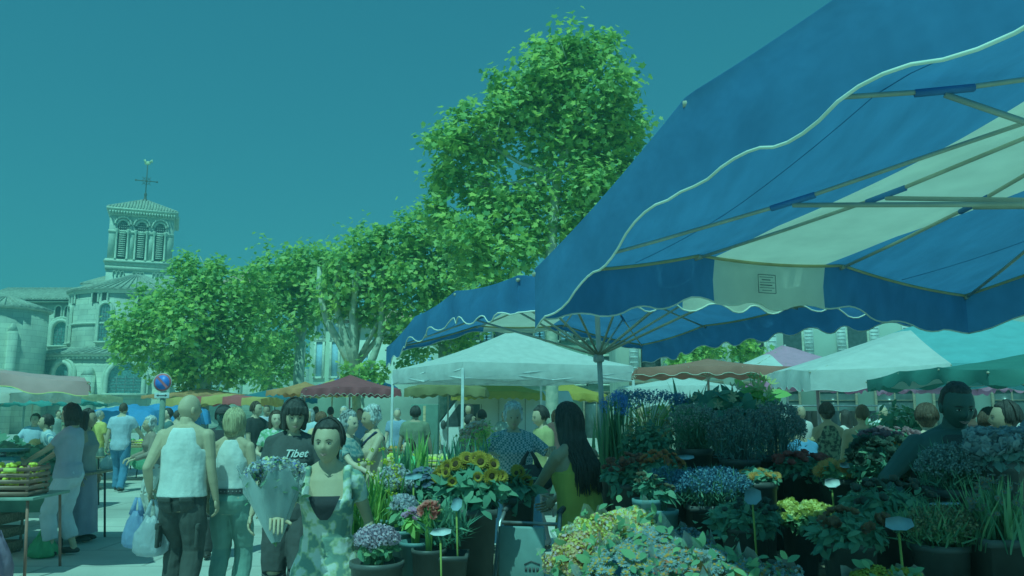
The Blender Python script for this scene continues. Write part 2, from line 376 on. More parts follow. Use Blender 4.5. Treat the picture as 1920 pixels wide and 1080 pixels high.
# ------------------------------------------------------------------ white pop-up tent
tc0 = (0,16.4)
N_, R_, L_, K_ = (-.87,14.2), (2.35,15.6), (-2.55,17.2), (.67,18.6)
t = thing('market_tent', 'white pop-up tent with a pointed roof and white steel legs', 'tent', (-.1,16.4,0))
apex = np.array((.05,16.4,3.32)); zt, zb = 2.52, 2.22
cs = [np.array((*p, zt)) for p in (N_, R_, K_, L_)]; base = np.array((-.1,16.4,0))
tm = M(); vm = M()
for i in range(4):
    a, b = cs[i], cs[(i+1) % 4]; k = 16; rows = []
    for r in range(9):
        q = r/8; row = []
        for j in range(k+1):
            e = a+(b-a)*j/k; p = apex+(e-apex)*q; s_ = j/k
            p[2] -= (.16*q*(1-q)*4*.5); row.append(p-base)
        rows.append(row)
    tm.loft(rows, closed=False)
    rows = [[], [], []]
    for j in range(k*2+1):
        e = a+(b-a)*j/(k*2); w = math.sin(j*.9+i)*.008+math.sin(j*.37+i*2)*.012; nrm = np.array(((b-a)[1], -(b-a)[0], 0)); nrm /= np.linalg.norm(nrm)
        rows[0].append(e-base); rows[1].append(e-base+nrm*(w+.02)-np.array((0,0,.15))); rows[2].append(e-base+nrm*w*.5-np.array((0,0,.30)))
    vm.loft(rows, closed=False)
m_tent = cloth(WHITE, trans=.12, bscale=4, bump=.5)
obj('canopy', tm, m_tent, t, smooth=True); obj('valance', vm, m_tent, t, smooth=True)
for p in (N_, R_, K_, L_):
    obj('leg', M().box((p[0]+.1, p[1]-16.4, 1.2), (.05,.05,2.4)).box((p[0]+.1, p[1]-16.4, .01), (.12,.12,.02)), m_alu, t, bevel=.004)
for i in range(4):
    a, b = cs[i]-base-np.array((0,0,.12)), cs[(i+1) % 4]-base-np.array((0,0,.12)); mm = M(); d = np.array((0,0,.18))
    for k in range(2):
        p0 = a+(b-a)*k/2; p1 = a+(b-a)*(k+1)/2; mm.tube([p0-d, p1], .012, 5); mm.tube([p0, p1-d], .012, 5)
    obj('scissor_frame', mm, m_alu, t)
obj('gable_peak', M().tube([apex-base-np.array((0,0,1.0)), apex-base], .02, 6), m_alu, t)
# ------------------------------------------------------------------ the cathedral
stone = brickmat('limestone_blocks', P(98,172,150), P(90,160,142), P(72,135,120), 1.0, rowh=.42, bw=1.0, ms=.012, bump=.4, coord='wall')
stone2 = mat('carved_limestone', P(102,178,156), var=.12, scale=3, bump=.3, bscale=12)
towerm = brickmat('tower_limestone', P(102,180,160), P(98,174,155), P(84,155,140), 1.0, rowh=.5, bw=1.2, ms=.008, bump=.3, coord='wall')
tile = wave_tiles('clay_roof_tiles', P(84,148,130), 8)
m_lead = mat('leaded_glass', P(45,118,112), rough=.25, var=.5, scale=9, spec=.6)
m_opening_shade = mat('opening_shade', (.045,.045,.045), rough=.9)  # flat panes painted dark for the shade inside openings
def zat(py, Y, px=240): return at(px, py, Y).z
def archpts(w, h, n=12, seg=PI):
    r = w/2; return [(-r, 0)] + [(r*math.cos(PI-a), h-r+r*math.sin(PI-a)) for a in np.linspace(0, PI, n)] + [(r, 0)]
def archring(m, c, rz, w, h, t, d, n=12, legs=True, off=0.):
    """a raised round-arched surround: w, h of the opening, t its width, d its depth"""
    ip = archpts(w, h, n); op = archpts(w+2*t, h+t, n)
    if not legs: ip = ip[1:-1]; op = op[1:-1]
    cc, ss = math.cos(rz), math.sin(rz)
    def g_(x, z, y): return (c[0]+x*cc-y*ss, c[1]+x*ss+y*cc, c[2]+z)
    rows = [[g_(x, z, off) for x, z in ip], [g_(x, z, off-d) for x, z in ip], [g_(x, z, off-d) for x, z in op], [g_(x, z, off) for x, z in op]]
    m.loft(rows, closed=False)
def archpane(m, c, rz, w, h, off, n=12):
    cc, ss = math.cos(rz), math.sin(rz); p = archpts(w, h, n)
    m.add([(c[0]+x*cc-off*ss, c[1]+x*ss+off*cc, c[2]+z) for x, z in p], [tuple(range(len(p)))[::-1]])
def win(par, c, rz, w, h, t=.22, d=.22, grid=True, moulding=True, mat_=None):
    f = M(); archring(f, c, rz, w, h, t, d); 
    if moulding: archring(f, (c[0],c[1],c[2]+h*.0), rz, w+2*t+.04, h+t+.02, t*.6, d*.55)
    cc, ss = math.cos(rz), math.sin(rz)
    f.box((c[0]+(-.5*d)*-ss*1.0, c[1]-d*.5*cc, c[2]-.06), (w+2*t+.2, d+.1, .14), rz)
    o = obj('window_frame', f, stone2, par, world=True)
    pn = M(); archpane(pn, c, rz, w, h, -.03); q = obj('window', pn, mat_ or m_lead, par, world=True)
    if grid:
        gm_ = M()
        for i in range(1, 4): x = -w/2+w*i/4; gm_.box((c[0]+x*cc+.05*ss, c[1]+x*ss-.05*cc, c[2]+(h-w/2)/2+.1), (.03,.02,h-w/2+.2), rz)
        k = max(3, int(h/.35))
        for i in range(1, k): gm_.box((c[0]+.052*ss, c[1]-.052*cc, c[2]+(h-w*.4)*i/k), (w*.98,.02,.025), rz)
        g2 = obj('window_bars', gm_, mat('lead_bars', (.3,.33,.33)) if 'lb' not in MC else MC['lb'], q, world=True)
ch = thing('cathedral', 'pale stone Romanesque cathedral with round apse and square belfry', 'church', (gz(240,66),66,0))
# transept / nave wall on the left
Yw = 70; xr = gz(140, Yw); xl = gz(-60, Yw); ze = zat(563, Yw, 60); zr = zat(541, Yw+4, 60)
w_ = M(); w_.box(((xl+xr)/2, Yw+3, ze/2), (xr-xl, 6, ze)); obj('transept_wall', w_, stone, ch, world=True)
def tiled_roof(name, rows_pts, n, rad=.11, par=ch):
    """rows_pts: (lower edge start, lower end, upper end, upper start); n barrel tile courses laid up the slope"""
    a, b, c, d = [np.array(p, float) for p in rows_pts]; m = M(); m.add([a, b, c, d], [(0,1,2,3)])
    for i in range(n+1):
        s = i/n; p = a+(b-a)*s; q = d+(c-d)*s; m.tube([p+np.array((0,0,.03)), q+np.array((0,0,.03))], rad, 6)
    dd = np.array((0,0,.14)); m.add([a-dd, b-dd, b, a], [(0,1,2,3)])
    return obj(name, m, tile, par, world=True)
tiled_roof('transept_roof', ((xl,Yw-.5,ze),(xr+.3,Yw-.5,ze),(xr+.3,Yw+4,zr),(xl,Yw+4,zr)), 34)
c_ = M(); c_.box(((xl+xr)/2, Yw-.3, ze-.12), (xr-xl, .4, .2)); obj('cornice', c_, stone2, ch, world=True)
xw = gz(103, Yw); win(ch, (xw, Yw, zat(648, Yw, 103)), 0, 1.35, zat(604,Yw)-zat(648,Yw), t=.3, d=.3)
for dx in (-.42, .42):
    f = M(); archring(f, (xw+dx, Yw, zat(594,Yw)), 0, .5, zat(574,Yw)-zat(594,Yw), .1, .14); obj('window_frame', f, stone2, ch, world=True)
    pn = M(); archpane(pn, (xw+dx, Yw, zat(594,Yw)), 0, .5, zat(574,Yw)-zat(594,Yw), -.03); obj('window', pn, m_opening_shade, ch, world=True)
# main apse: half cylinder
Ya = 68; xa = gz(240, Ya); Ra = 4.9; zea = zat(541, Ya-Ra, 240); zra = zat(514, Ya, 240)
ap = M(); n = 40; a = np.linspace(-PI, 0, n)
ap.lathe((xa, Ya, 0), [(Ra,0),(Ra,zea-.1)], 64); obj('apse_wall', ap, stone, ch, smooth=False, world=True)
ac = M(); ac.lathe((xa,Ya,zea-.35), [(Ra+.02,0),(Ra+.14,.1),(Ra+.14,.2),(Ra+.28,.25),(Ra+.28,.34)], 64, cap=False); obj('cornice', ac, stone2, ch, world=True)
def cone_roof(name, x, y, z0, z1, R0, R1=0.05, n=60, rad=.1, a0=-PI, a1=PI):
    m = M(); m.lathe((x,y,0), [(R0,z0-.12),(R0+.12,z0),(R1,z1)], 64)
    for i in range(n):
        t = a0+(a1-a0)*i/n; d = np.array((math.cos(t), math.sin(t)))
        m.tube([(x+d[0]*(R0+.12), y+d[1]*(R0+.12), z0+.03), (x+d[0]*max(R1,R0*.12), y+d[1]*max(R1,R0*.12), z1+.03-(z1-z0)*(.1 if R1 < .2 else 0))], [rad, rad*.5], 5)
    return obj(name, m, tile, ch, world=True)
cone_roof('apse_roof', xa, Ya, zea, zra, Ra+.25)
for px in (158, 240, 322):
    u = (gz(px, Ya-3)-xa)/Ra; u = max(-.95, min(.95, (px-240)/107)); ang = math.asin(u); c = (xa+Ra*math.sin(ang), Ya-Ra*math.cos(ang), zat(640, Ya-Ra, px)); win(ch, c, ang, .85, 3.0, t=.16, d=.18, moulding=True)
for px in (163, 228, 300):
    ang = math.asin((px-240)/107)
    for dx in (-.4,.4):
        c = (xa+Ra*math.sin(ang)+dx*math.cos(ang), Ya-Ra*math.cos(ang)+dx*math.sin(ang), zat(566, Ya-Ra, px)); f = M(); archring(f, c, ang, .42, .9, .1, .12); obj('window_frame', f, stone2, ch, world=True)
        pn = M(); archpane(pn, c, ang, .42, .9, -.04); obj('window', pn, m_opening_shade, ch, world=True)
bd = M(); bd.lathe((xa,Ya,zat(608,Ya-Ra)), [(Ra+.01,0),(Ra+.12,.03),(Ra+.12,.16),(Ra+.01,.2)], 64, cap=False); obj('string_course', bd, stone2, ch, world=True)
# crossing roof behind the apse
Yc = 76; z0, z1 = zat(534,Yc), zat(513,Yc+3)
cm = M(); cm.box((gz(232,Yc), Yc+4, z0/2), (gz(325,Yc)-gz(139,Yc)-.6, 8, z0)); obj('crossing_wall', cm, stone, ch, world=True)
tiled_roof('crossing_roof', ((gz(137,Yc),Yc-.5,z0),(gz(330,Yc),Yc-.5,z0),(gz(292,Yc+3),Yc+4,z1),(gz(180,Yc+3),Yc+4,z1)), 30)
# ambulatory round the foot of the apse, with big windows
Ro = 9.2; Yo = 70.5; zo = zat(662, Yo-Ro, 200); zo1 = zat(628, Ya-Ra, 200)
om = M(); om.lathe((xa+.6,Yo,0), [(Ro+.1,0),(Ro+.1,.5),(Ro,.6),(Ro,zo)], 80); obj('ambulatory_wall', om, stone, ch, world=True)
cone_roof('ambulatory_roof', xa+.6, Yo, zo, zo1, Ro+.3, R1=Ra-1.2, n=110)
oc = M(); oc.lathe((xa+.6,Yo,zo-.3), [(Ro,0),(Ro+.16,.08),(Ro+.3,.25)], 80, cap=False)
for i in range(90):
    t = PI+PI*i/90; oc.box((xa+.6+(Ro+.12)*math.cos(t), Yo+(Ro+.12)*math.sin(t), zo-.36), (.12,.2,.16), t)
obj('corbel_cornice', oc, stone2, ch, world=True)
for px, w, pt, pb in ((107,1.5,682,738),(228,2.4,680,738),(345,1.9,702,740)):
    ang = math.asin(max(-.96, min(.96, (gz(px, Yo-Ro)-xa-.6)/Ro))); Yf = Yo-Ro*math.cos(ang); h = zat(pt,Yf,px)-zat(pb,Yf,px)
    win(ch, (xa+.6+Ro*math.sin(ang), Yf, zat(pb,Yf,px)), ang, w, h, t=.28, d=.3)
for px in (62, 165, 290, 385):
    ang = math.asin(max(-.97, min(.97, (gz(px, Yo-Ro)-xa-.6)/Ro))); p = (xa+.6+(Ro+.25)*math.sin(ang), Yo-(Ro+.25)*math.cos(ang))
    b = M(); b.box((p[0],p[1],zat(705,62)/2), (.8,.9,zat(705,62)), ang); b.box((p[0],p[1],zat(705,62)+.3), (.8,.9,.6), ang, taper=.4); obj('buttress', b, stone, ch, world=True)
# lower wall running right behind the trees
Yr = 67; x0, x1 = gz(385,Yr), gz(566,Yr); zq = zat(690,Yr,450)
b = M(); b.box(((x0+x1)/2, Yr+2, zq/2), (x1-x0, 4, zq)); obj('side_wall', b, stone, ch, world=True)
tiled_roof('side_roof', ((x0,Yr-.3,zq),(x1,Yr-.3,zq),(x1,Yr+3,zq+1.4),(x0,Yr+3,zq+1.4)), 24)
for px in (434, 505): win(ch, (gz(px,Yr), Yr, zat(743,Yr,px)), 0, .85, zat(706,Yr,px)-zat(743,Yr,px), t=.2, d=.2)
# left chapel
xc, Yl, Rl = gz(-8,60), 60, 2.9; zl = zat(572,Yl-Rl,10)
b = M(); b.lathe((xc,Yl,0), [(Rl,0),(Rl,zl)], 32); obj('chapel_wall', b, stone, ch, world=True); cone_roof('chapel_roof', xc, Yl, zl, zl+1.1, Rl+.15, n=36)
for k in (-.3, .75):
    b = M(); p = (xc+(Rl+.2)*math.sin(k), Yl-(Rl+.2)*math.cos(k)); hz = zl*.8
    b.box((p[0],p[1],hz/2), (.55,.9,hz), k); b.box((p[0],p[1],hz+.3), (.55,.9,.6), k, taper=.3); obj('buttress', b, stone, ch, world=True)
# the belfry
Yt = 76; rzt = math.radians(23); w = 5.75; pc = at(203, 450, Yt)
cc, ss = math.cos(rzt), math.sin(rzt)
def T(x, y, z=0): return (pc.x + x*cc - y*ss, Yt + x*ss + y*cc, z)
z_top = zat(392,Yt,203); z_st = zat(487,Yt,203); z_low = zat(505,Yt,203)
def tb(m, x, y, z0, z1, dx, dy, taper=1): c = T(x, y); m.box((c[0],c[1],(z0+z1)/2), (dx,dy,z1-z0), rzt, taper=taper)
bt = thing_dummy = None
m = M(); tb(m, w/2, w/2, 0, z_st-.5, w, w); obj('tower_shaft', m, towerm, ch, world=True)
za, zb_ = z_st+.1, zat(428,Yt,203)             # opening base and springing
zt_ = z_top-.3
m = M()
ow = .72
tb(m, w/2, w/2+.5, z_st-.5, zt_, w-.3, w-1.0)                                   # core behind the openings
for x0_, x1_ in ((0,.72),(w-.72,w)): tb(m, (x0_+x1_)/2, .5, z_st-.5, zt_, x1_-x0_, 1.0)  # corner piers
tb(m, w/2, .5, zat(418,Yt,203), zt_, w-1.44, .98)                                   # wall above the arches
for x in (w*.345, w*.655): tb(m, x, .45, z_st-.5, zb_+.6, .55, .9)
tb(m, w-.4, w/2+.4, z_st-.5, zt_, .8, w-1)
obj('belfry_wall', m, towerm, ch, world=True)
hh = zat(423,Yt,203)-z_st
for x in (w*.21, w/2, w*.79):
    c = T(x, -.02, z_st+.25); f = M(); archring(f, c, rzt, ow+.18, hh+.35, .16, .12, legs=False, off=0); archring(f, c, rzt, ow+.55, hh+.62, .14, .22, legs=False); obj('arch_moulding', f, stone2, ch, world=True)
    pn = M(); c2 = T(x, -.03, z_st+.25); archpane(pn, c2, rzt, ow, hh+.3, 0); wv = obj('belfry_opening', pn, m_opening_shade, ch, world=True)
    lv = M(); k = 13
    for i in range(k): p = T(x, -.06); lv.box((p[0],p[1],z_st+.45+i*(hh-.7)/k), (ow*.8,.06,.10), rzt)
    obj('louvres', lv, mat('louvre_wood', P(88,160,145)) if i < 0 else stone2, wv, world=True)
    for dx in (-.5,.5):
        p = T(x+dx, -.12); cl = M(); cl.lathe((p[0],p[1],z_st+.1), [(.13,0),(.13,.12),(.09,.15),(.085,hh-.75),(.1,hh-.7),(.16,hh-.45),(.16,hh-.38)], 12); obj('colonnette', cl, stone2, ch, world=True)
m = M(); zs_ = z_st-.15
tb(m, w/2, w/2, zs_-.35, zs_+.0, w+.3, w+.3); tb(m, w/2, w/2, zs_, zs_+.28, w+.6, w+.6, taper=.95)
tb(m, w/2, w/2, zs_-.75, zs_-.35, w+.25, w+.25); obj('belfry_sill', m, stone2, ch, world=True)
m = M(); tb(m, w/2, w/2, zb_-.35, zb_-.1, w+.12, w+.12); obj('impost_band', m, stone2, ch, world=True)
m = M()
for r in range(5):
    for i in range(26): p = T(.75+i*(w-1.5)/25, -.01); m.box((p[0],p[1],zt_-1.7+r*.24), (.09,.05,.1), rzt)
obj('diaper_frieze', m, mat('frieze_stone', P(80,145,132)), ch, world=True)  # raised blocks in a darker colour than the tower wall
m = M(); tb(m, w/2, w/2, zt_-.25, zt_+.02, w+.15, w+.15); tb(m, w/2, w/2, zt_+.02, zt_+.3, w+.4, w+.4); tb(m, w/2, w/2, zt_+.3, zt_+.48, w+.7, w+.7)
for i in range(24): p = T(i*w/23, -.3); m.box((p[0],p[1],zt_+.0), (.13,.35,.25), rzt); p = T(w+.3, i*w/23); m.box((p[0],p[1],zt_+.0), (.35,.13,.25), rzt)
obj('cornice', m, stone2, ch, world=True)
m = M()
for k in range(3):
    for i in range(3): p = T(1.1+k*1.75+(i-1)*.35, -.02, zat(516,Yt,203)); archring(m, p, rzt, .22, .45, .05, .1)
obj('blind_arcade', m, stone2, ch, world=True)
zr0 = zt_+.48; m = M(); e = .34
cs4 = [T(-e,-e,zr0), T(w+e,-e,zr0), T(w+e,w+e,zr0), T(-e,w+e,zr0)]; tp = T(w/2,w/2,zr0+1.75)
m.add(cs4+[tp], [(0,1,4),(1,2,4),(2,3,4),(3,0,4)])
for k in range(4):
    a, b = np.array(cs4[k]), np.array(cs4[(k+1) % 4])
    for i in range(1, 24):
        s = i/24; p = a+(b-a)*s; mid = (a+b)/2; q = p+(np.array(tp)-mid)*(1-abs(2*s-1))*.98; m.tube([p+np.array((0,0,.04)), q+np.array((0,0,.04))], .09, 5)
obj('tower_roof', m, tile, ch, world=True)
m = M(); iron = mat('dark_iron', (.12,.11,.10), rough=.6)
m.lathe((tp[0],tp[1],tp[2]-.3), [(.45,0),(.3,.25),(.14,.4),(.1,.7),(.16,.85),(.05,1.1)], 12)
zz = tp[2]+.7; m.tube([(tp[0],tp[1],zz), (tp[0],tp[1],zz+3.0)], .05, 6); zc = zz+1.3
m.tube([(tp[0]-1.0*cc,tp[1]-1.0*ss,zc), (tp[0]+1.0*cc,tp[1]+1.0*ss,zc)], .05, 6)
for d in (.35,): 
    pts = [(tp[0]+d*math.cos(a)*cc, tp[1]+d*math.cos(a)*ss, zc+d*math.sin(a)) for a in np.linspace(0, 2*PI, 17)]; m.tube(pts, .03, 5)
for a in (PI/4, 3*PI/4, 5*PI/4, 7*PI/4): m.tube([(tp[0],tp[1],zc),(tp[0]+.6*math.cos(a)*cc,tp[1]+.6*math.cos(a)*ss,zc+.6*math.sin(a))], .025, 5)
for q in ((-1,0),(1,0)): m.ell((tp[0]+q[0]*cc,tp[1]+q[0]*ss,zc), (.1,.1,.1), 8, 6)
obj('roof_cross', m, iron, ch, world=True)
m = M(); zc2 = zz+3.05                                    # the cockerel
m.ell((tp[0],tp[1],zc2+.15), (.34,.1,.2), 10, 8); m.tube([(tp[0]-.2,tp[1],zc2+.2),(tp[0]-.32,tp[1],zc2+.5),(tp[0]-.46,tp[1],zc2+.5)], [.12,.09,.02], 6); m.tube([(tp[0]+.2,tp[1],zc2+.2),(tp[0]+.42,tp[1],zc2+.42),(tp[0]+.5,tp[1],zc2+.15)], [.12,.12,.03], 6)
obj('weathercock', m, mat('gilt_copper', P(110,200,140)), ch, world=True, smooth=True)

# ------------------------------------------------------------------ houses
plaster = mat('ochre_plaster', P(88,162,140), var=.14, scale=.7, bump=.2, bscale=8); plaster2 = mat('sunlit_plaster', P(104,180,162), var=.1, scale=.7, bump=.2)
m_shut = mat('pale_blue_shutter', P(80,165,175), var=.1); m_glass = mat('window_glass', (.08,.1,.11), rough=.08, spec=.8, var=.3)
m_sur = mat('stone_surround', P(104,180,160)); roofm = mat('terracotta_roof', P(105,135,112), var=.3, scale=8, bump=.4)
m_added_dark = mat('added_dark_shop_glass', (.10,.13,.13), rough=.15, spec=.6, var=.5, scale=1.2)  # for invented shopfronts, added to darken the ground floors
def house(name, label, x0, y0, length, depth, h, rz, wm, cols, rows, win_w=.95, win_h=1.6, arched=False, sill0=3.2, storey=3.2, shut=m_shut, side_cols=0, group=None, roofh=1.6, first=1.2, skip=(), pane_m=None, shops=0):
    t = thing(name, label, 'house', (x0, y0, 0), rz, group)
    m = M(); m.box((length/2, depth/2, h/2), (length, depth, h)); obj('wall', m, wm, t)
    m = M(); m.box((length/2, depth/2, h+.12), (length+.7, depth+.7, .22)); obj('eaves', m, m_sur, t)
    m = M(); e = .4; v = [(-e,-e,h+.24),(length+e,-e,h+.24),(length+e,depth+e,h+.24),(-e,depth+e,h+.24),(depth/2,depth/2,h+.24+roofh),(length-depth/2,depth/2,h+.24+roofh)]
    if length < depth+.2: v[4] = (length/2-.2,depth/2,v[4][2]); v[5] = (length/2+.2,depth/2,v[5][2])
    m.add(v, [(0,1,5,4),(1,2,5),(2,3,4,5),(3,0,4)]); obj('roof', m, roofm, t)
    def one(x, z, face):
        R = 0 if face == 0 else -PI/2; px_, py_ = (x, 0) if face == 0 else (0, x)
        f = M(); 
        if arched: archring(f, (px_, py_, z), R, win_w, win_h, .14, .09)
        else:
            cx = lambda dx, dy: (px_+dx, py_+dy) if face == 0 else (px_+dy, py_+dx)
            for dx, dz, sx, sz in ((-win_w/2-.06,win_h/2,.12,win_h+.24),(win_w/2+.06,win_h/2,.12,win_h+.24),(0,-.06,win_w+.3,.12),(0,win_h+.06,win_w,.12)):
                a_, b_ = cx(dx, -.05); f.box((a_, b_, z+dz), (sx,.1,sz) if face == 0 else (.1,sx,sz))
        wf = obj('window', f, m_sur, t); p = M()
        if arched: archpane(p, (px_, py_, z), R, win_w, win_h, -.02)
        else: a_, b_ = (px_, py_-.01) if face == 0 else (px_-.01, py_); p.box((a_, b_, z+win_h/2), (win_w,.02,win_h) if face == 0 else (.02,win_w,win_h))
        obj('pane', p, pane_m or m_glass, wf)
        if shut:
            for s_ in (-1, 1):
                q = M(); d_ = s_*(win_w*.75+.1)
                hh_ = win_h*(.8 if arched else 1)
                if face == 0: q.box((px_+d_, -.13, z+hh_/2), (win_w*.48,.05,hh_)); [q.box((px_+d_, -.16, z+.1+k*(hh_-.2)/8), (win_w*.4,.02,.05)) for k in range(9)]
                else: q.box((-.13, py_+d_, z+hh_/2), (.05,win_w*.48,hh_)); [q.box((-.16, py_+d_, z+.1+k*(hh_-.2)/8), (.02,win_w*.4,.05)) for k in range(9)]
                obj('shutter', q, shut, t)
    for k in range(shops):
        xk = length*(k+.5)/shops; wk_ = length/shops*.62; q = M(); q.box((xk, -.012, 1.35), (wk_, .02, 2.7)); sf = obj('added_shop_window', q, m_added_dark, t)
        q = M(); q.box((xk, -.06, 2.78), (wk_+.24, .1, .16)); q.box((xk-wk_/2-.06, -.06, 1.35), (.12, .1, 2.7)); q.box((xk+wk_/2+.06, -.06, 1.35), (.12, .1, 2.7)); q.box((xk, -.05, 1.35), (.06, .06, 2.7)); q.box((xk, -.05, 2.2), (wk_, .05, .05)); obj('added_shop_frame', q, m_dwood, sf)
    for r in range(rows):
        for c in range(cols):
            if (r, c) in skip: continue
            one(first+(length-2*first)*(c/(max(cols-1,1))), sill0+r*storey, 0)
        for c in range(side_cols): one(1.4+c*(depth-2.8)/max(side_cols-1,1), sill0+r*storey, 1)
    return t
# ochre house: its narrow face (left) and its long face (right), sunlight put into the paler plaster
Yh = 44; xh = gz(568,Yh)
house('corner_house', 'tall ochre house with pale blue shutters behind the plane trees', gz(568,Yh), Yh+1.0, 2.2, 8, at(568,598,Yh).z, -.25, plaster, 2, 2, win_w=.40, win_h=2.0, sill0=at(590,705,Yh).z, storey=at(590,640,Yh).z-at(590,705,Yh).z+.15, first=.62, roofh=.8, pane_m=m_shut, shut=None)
house('corner_house', 'lower house joined to the right of the ochre one, paled as if sunlit', gz(632,Yh)+.03, Yh+.6, 5.6, 7, at(640,612,Yh).z, .12, plaster2, 2, 1, win_w=.5, win_h=1.2, sill0=at(590,705,Yh).z, storey=2.2, roofh=1.2, pane_m=m_shut)
house('long_house', 'long pale town house with tall arched windows behind the right stalls', 7.2, 44, 26, 9, 10.5, -.12, mat('grey_stucco', P(88,162,148), var=.1, scale=.5), 8, 2, win_w=1.0, win_h=2.1, arched=True, sill0=4.6, storey=3.3, shut=mat('pale_shutter', P(98,172,165)), roofh=2, shops=9)
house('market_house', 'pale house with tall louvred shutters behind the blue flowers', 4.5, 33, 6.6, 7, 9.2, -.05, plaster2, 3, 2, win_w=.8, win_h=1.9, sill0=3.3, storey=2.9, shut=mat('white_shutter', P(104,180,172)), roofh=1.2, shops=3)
house('market_house', 'wide added house front, darkened in place of shade, behind the white pop-up tent', gz(800,50), 50, 14, 7, 8.4, 0, mat('shade_toned_stucco', P(64,130,112), var=.15), 8, 2, win_w=.8, win_h=1.7, sill0=3.3, storey=2.7, roofh=1.4, shops=6)  # added filler house; wall colour darkened in place of shaded stalls
house('distant_house', 'small red gabled house roof showing between two plane trees', gz(404,90), 90, 4, 5, at(415,536,90).z, 0, plaster, 1, 1, shut=None, roofh=2.2, win_w=.6, win_h=.8)
house('side_house', 'plain plaster house closing the square beyond the right stalls', 33.6, 40, 22, 9, 10, -.4, plaster2, 9, 2, roofh=2, sill0=4)

# ------------------------------------------------------------------ plane trees
def leaf_proto():
    a = [(0,0),(.28,.12),(.5,.1),(.38,.34),(.58,.62),(.24,.62),(0,1.0),(-.24,.62),(-.58,.62),(-.38,.34),(-.5,.1),(-.28,.12)]
    v = np.array([(x, y-.1, .16*abs(x)-.12*y*y) for x, y in a]); f = np.array([(0,1,2,3),(0,3,4,5),(0,5,6,7),(0,7,8,9),(0,9,10,11)]); return v, f
LV, LF = leaf_proto()
def frames(nrm, spin):
    n = nrm/np.linalg.norm(nrm, axis=1, keepdims=True); h = np.where(np.abs(n[:, 2:3]) < .9, np.array([[0,0,1.]]), np.array([[1.,0,0]]))
    u = np.cross(h, n); u /= np.linalg.norm(u, axis=1, keepdims=True); v = np.cross(n, u)
    c, s = np.cos(spin)[:,None], np.sin(spin)[:,None]; return u*c+v*s, -u*s+v*c, n
def scatter(m, V, Fc, pos, nrm, size, spin=None, mi=0):
    k = len(pos); spin = rng.uniform(0, 2*PI, k) if spin is None else spin; u, v, n = frames(nrm, spin); size = np.broadcast_to(np.asarray(size, float), (k,))[:, None, None]
    W = (V[None,:,0:1]*u[:,None,:] + V[None,:,1:2]*v[:,None,:] + V[None,:,2:3]*n[:,None,:])*size + pos[:,None,:]
    FF = Fc[None,:,:] + (np.arange(k)*len(V))[:,None,None]; m.add(W.reshape(-1,3), FF.reshape(-1, Fc.shape[1]), mi)
def leafmat(name, cols, trans=.45):
    return mat(name, cols[1], isl2=None, island=0, trans=trans, rough=.55, var=.25, scale=.8) if False else _leafmat(name, cols, trans)
def _leafmat(name, cols, trans, rough=.5):
    m = bpy.data.materials.new(name); m.use_nodes = True; N, L = m.node_tree.nodes, m.node_tree.links; b = N["Principled BSDF"]
    g_ = N.new("ShaderNodeNewGeometry"); r = N.new("ShaderNodeValToRGB"); cr = r.color_ramp
    while len(cr.elements) < len(cols): cr.elements.new(.5)
    for i, q in enumerate(cols): cr.elements[i].position = i/(len(cols)-1); cr.elements[i].color = tuple(q)+(1,)
    L.new(g_.outputs['Random Per Island'], r.inputs[0]); L.new(r.outputs[0], b.inputs['Base Color']); b.inputs['Roughness'].default_value = rough; b.inputs['Specular IOR Level'].default_value = .25
    t = N.new("ShaderNodeBsdfTranslucent"); L.new(r.outputs[0], t.inputs[0]); ms = N.new("ShaderNodeMixShader"); ms.inputs[0].default_value = trans
    L.new(b.outputs[0], ms.inputs[1]); L.new(t.outputs[0], ms.inputs[2]); L.new(ms.outputs[0], N["Material Output"].inputs[0]); return m
m_leafA = _leafmat('plane_leaves', [P(50,132,84), P(70,158,92), P(104,192,98), P(76,164,92), P(98,182,118)], .45)
m_bark = mat('plane_bark', P(76,145,124), var=.3, scale=7, bump=.4, bscale=20, c2=P(104,172,150))
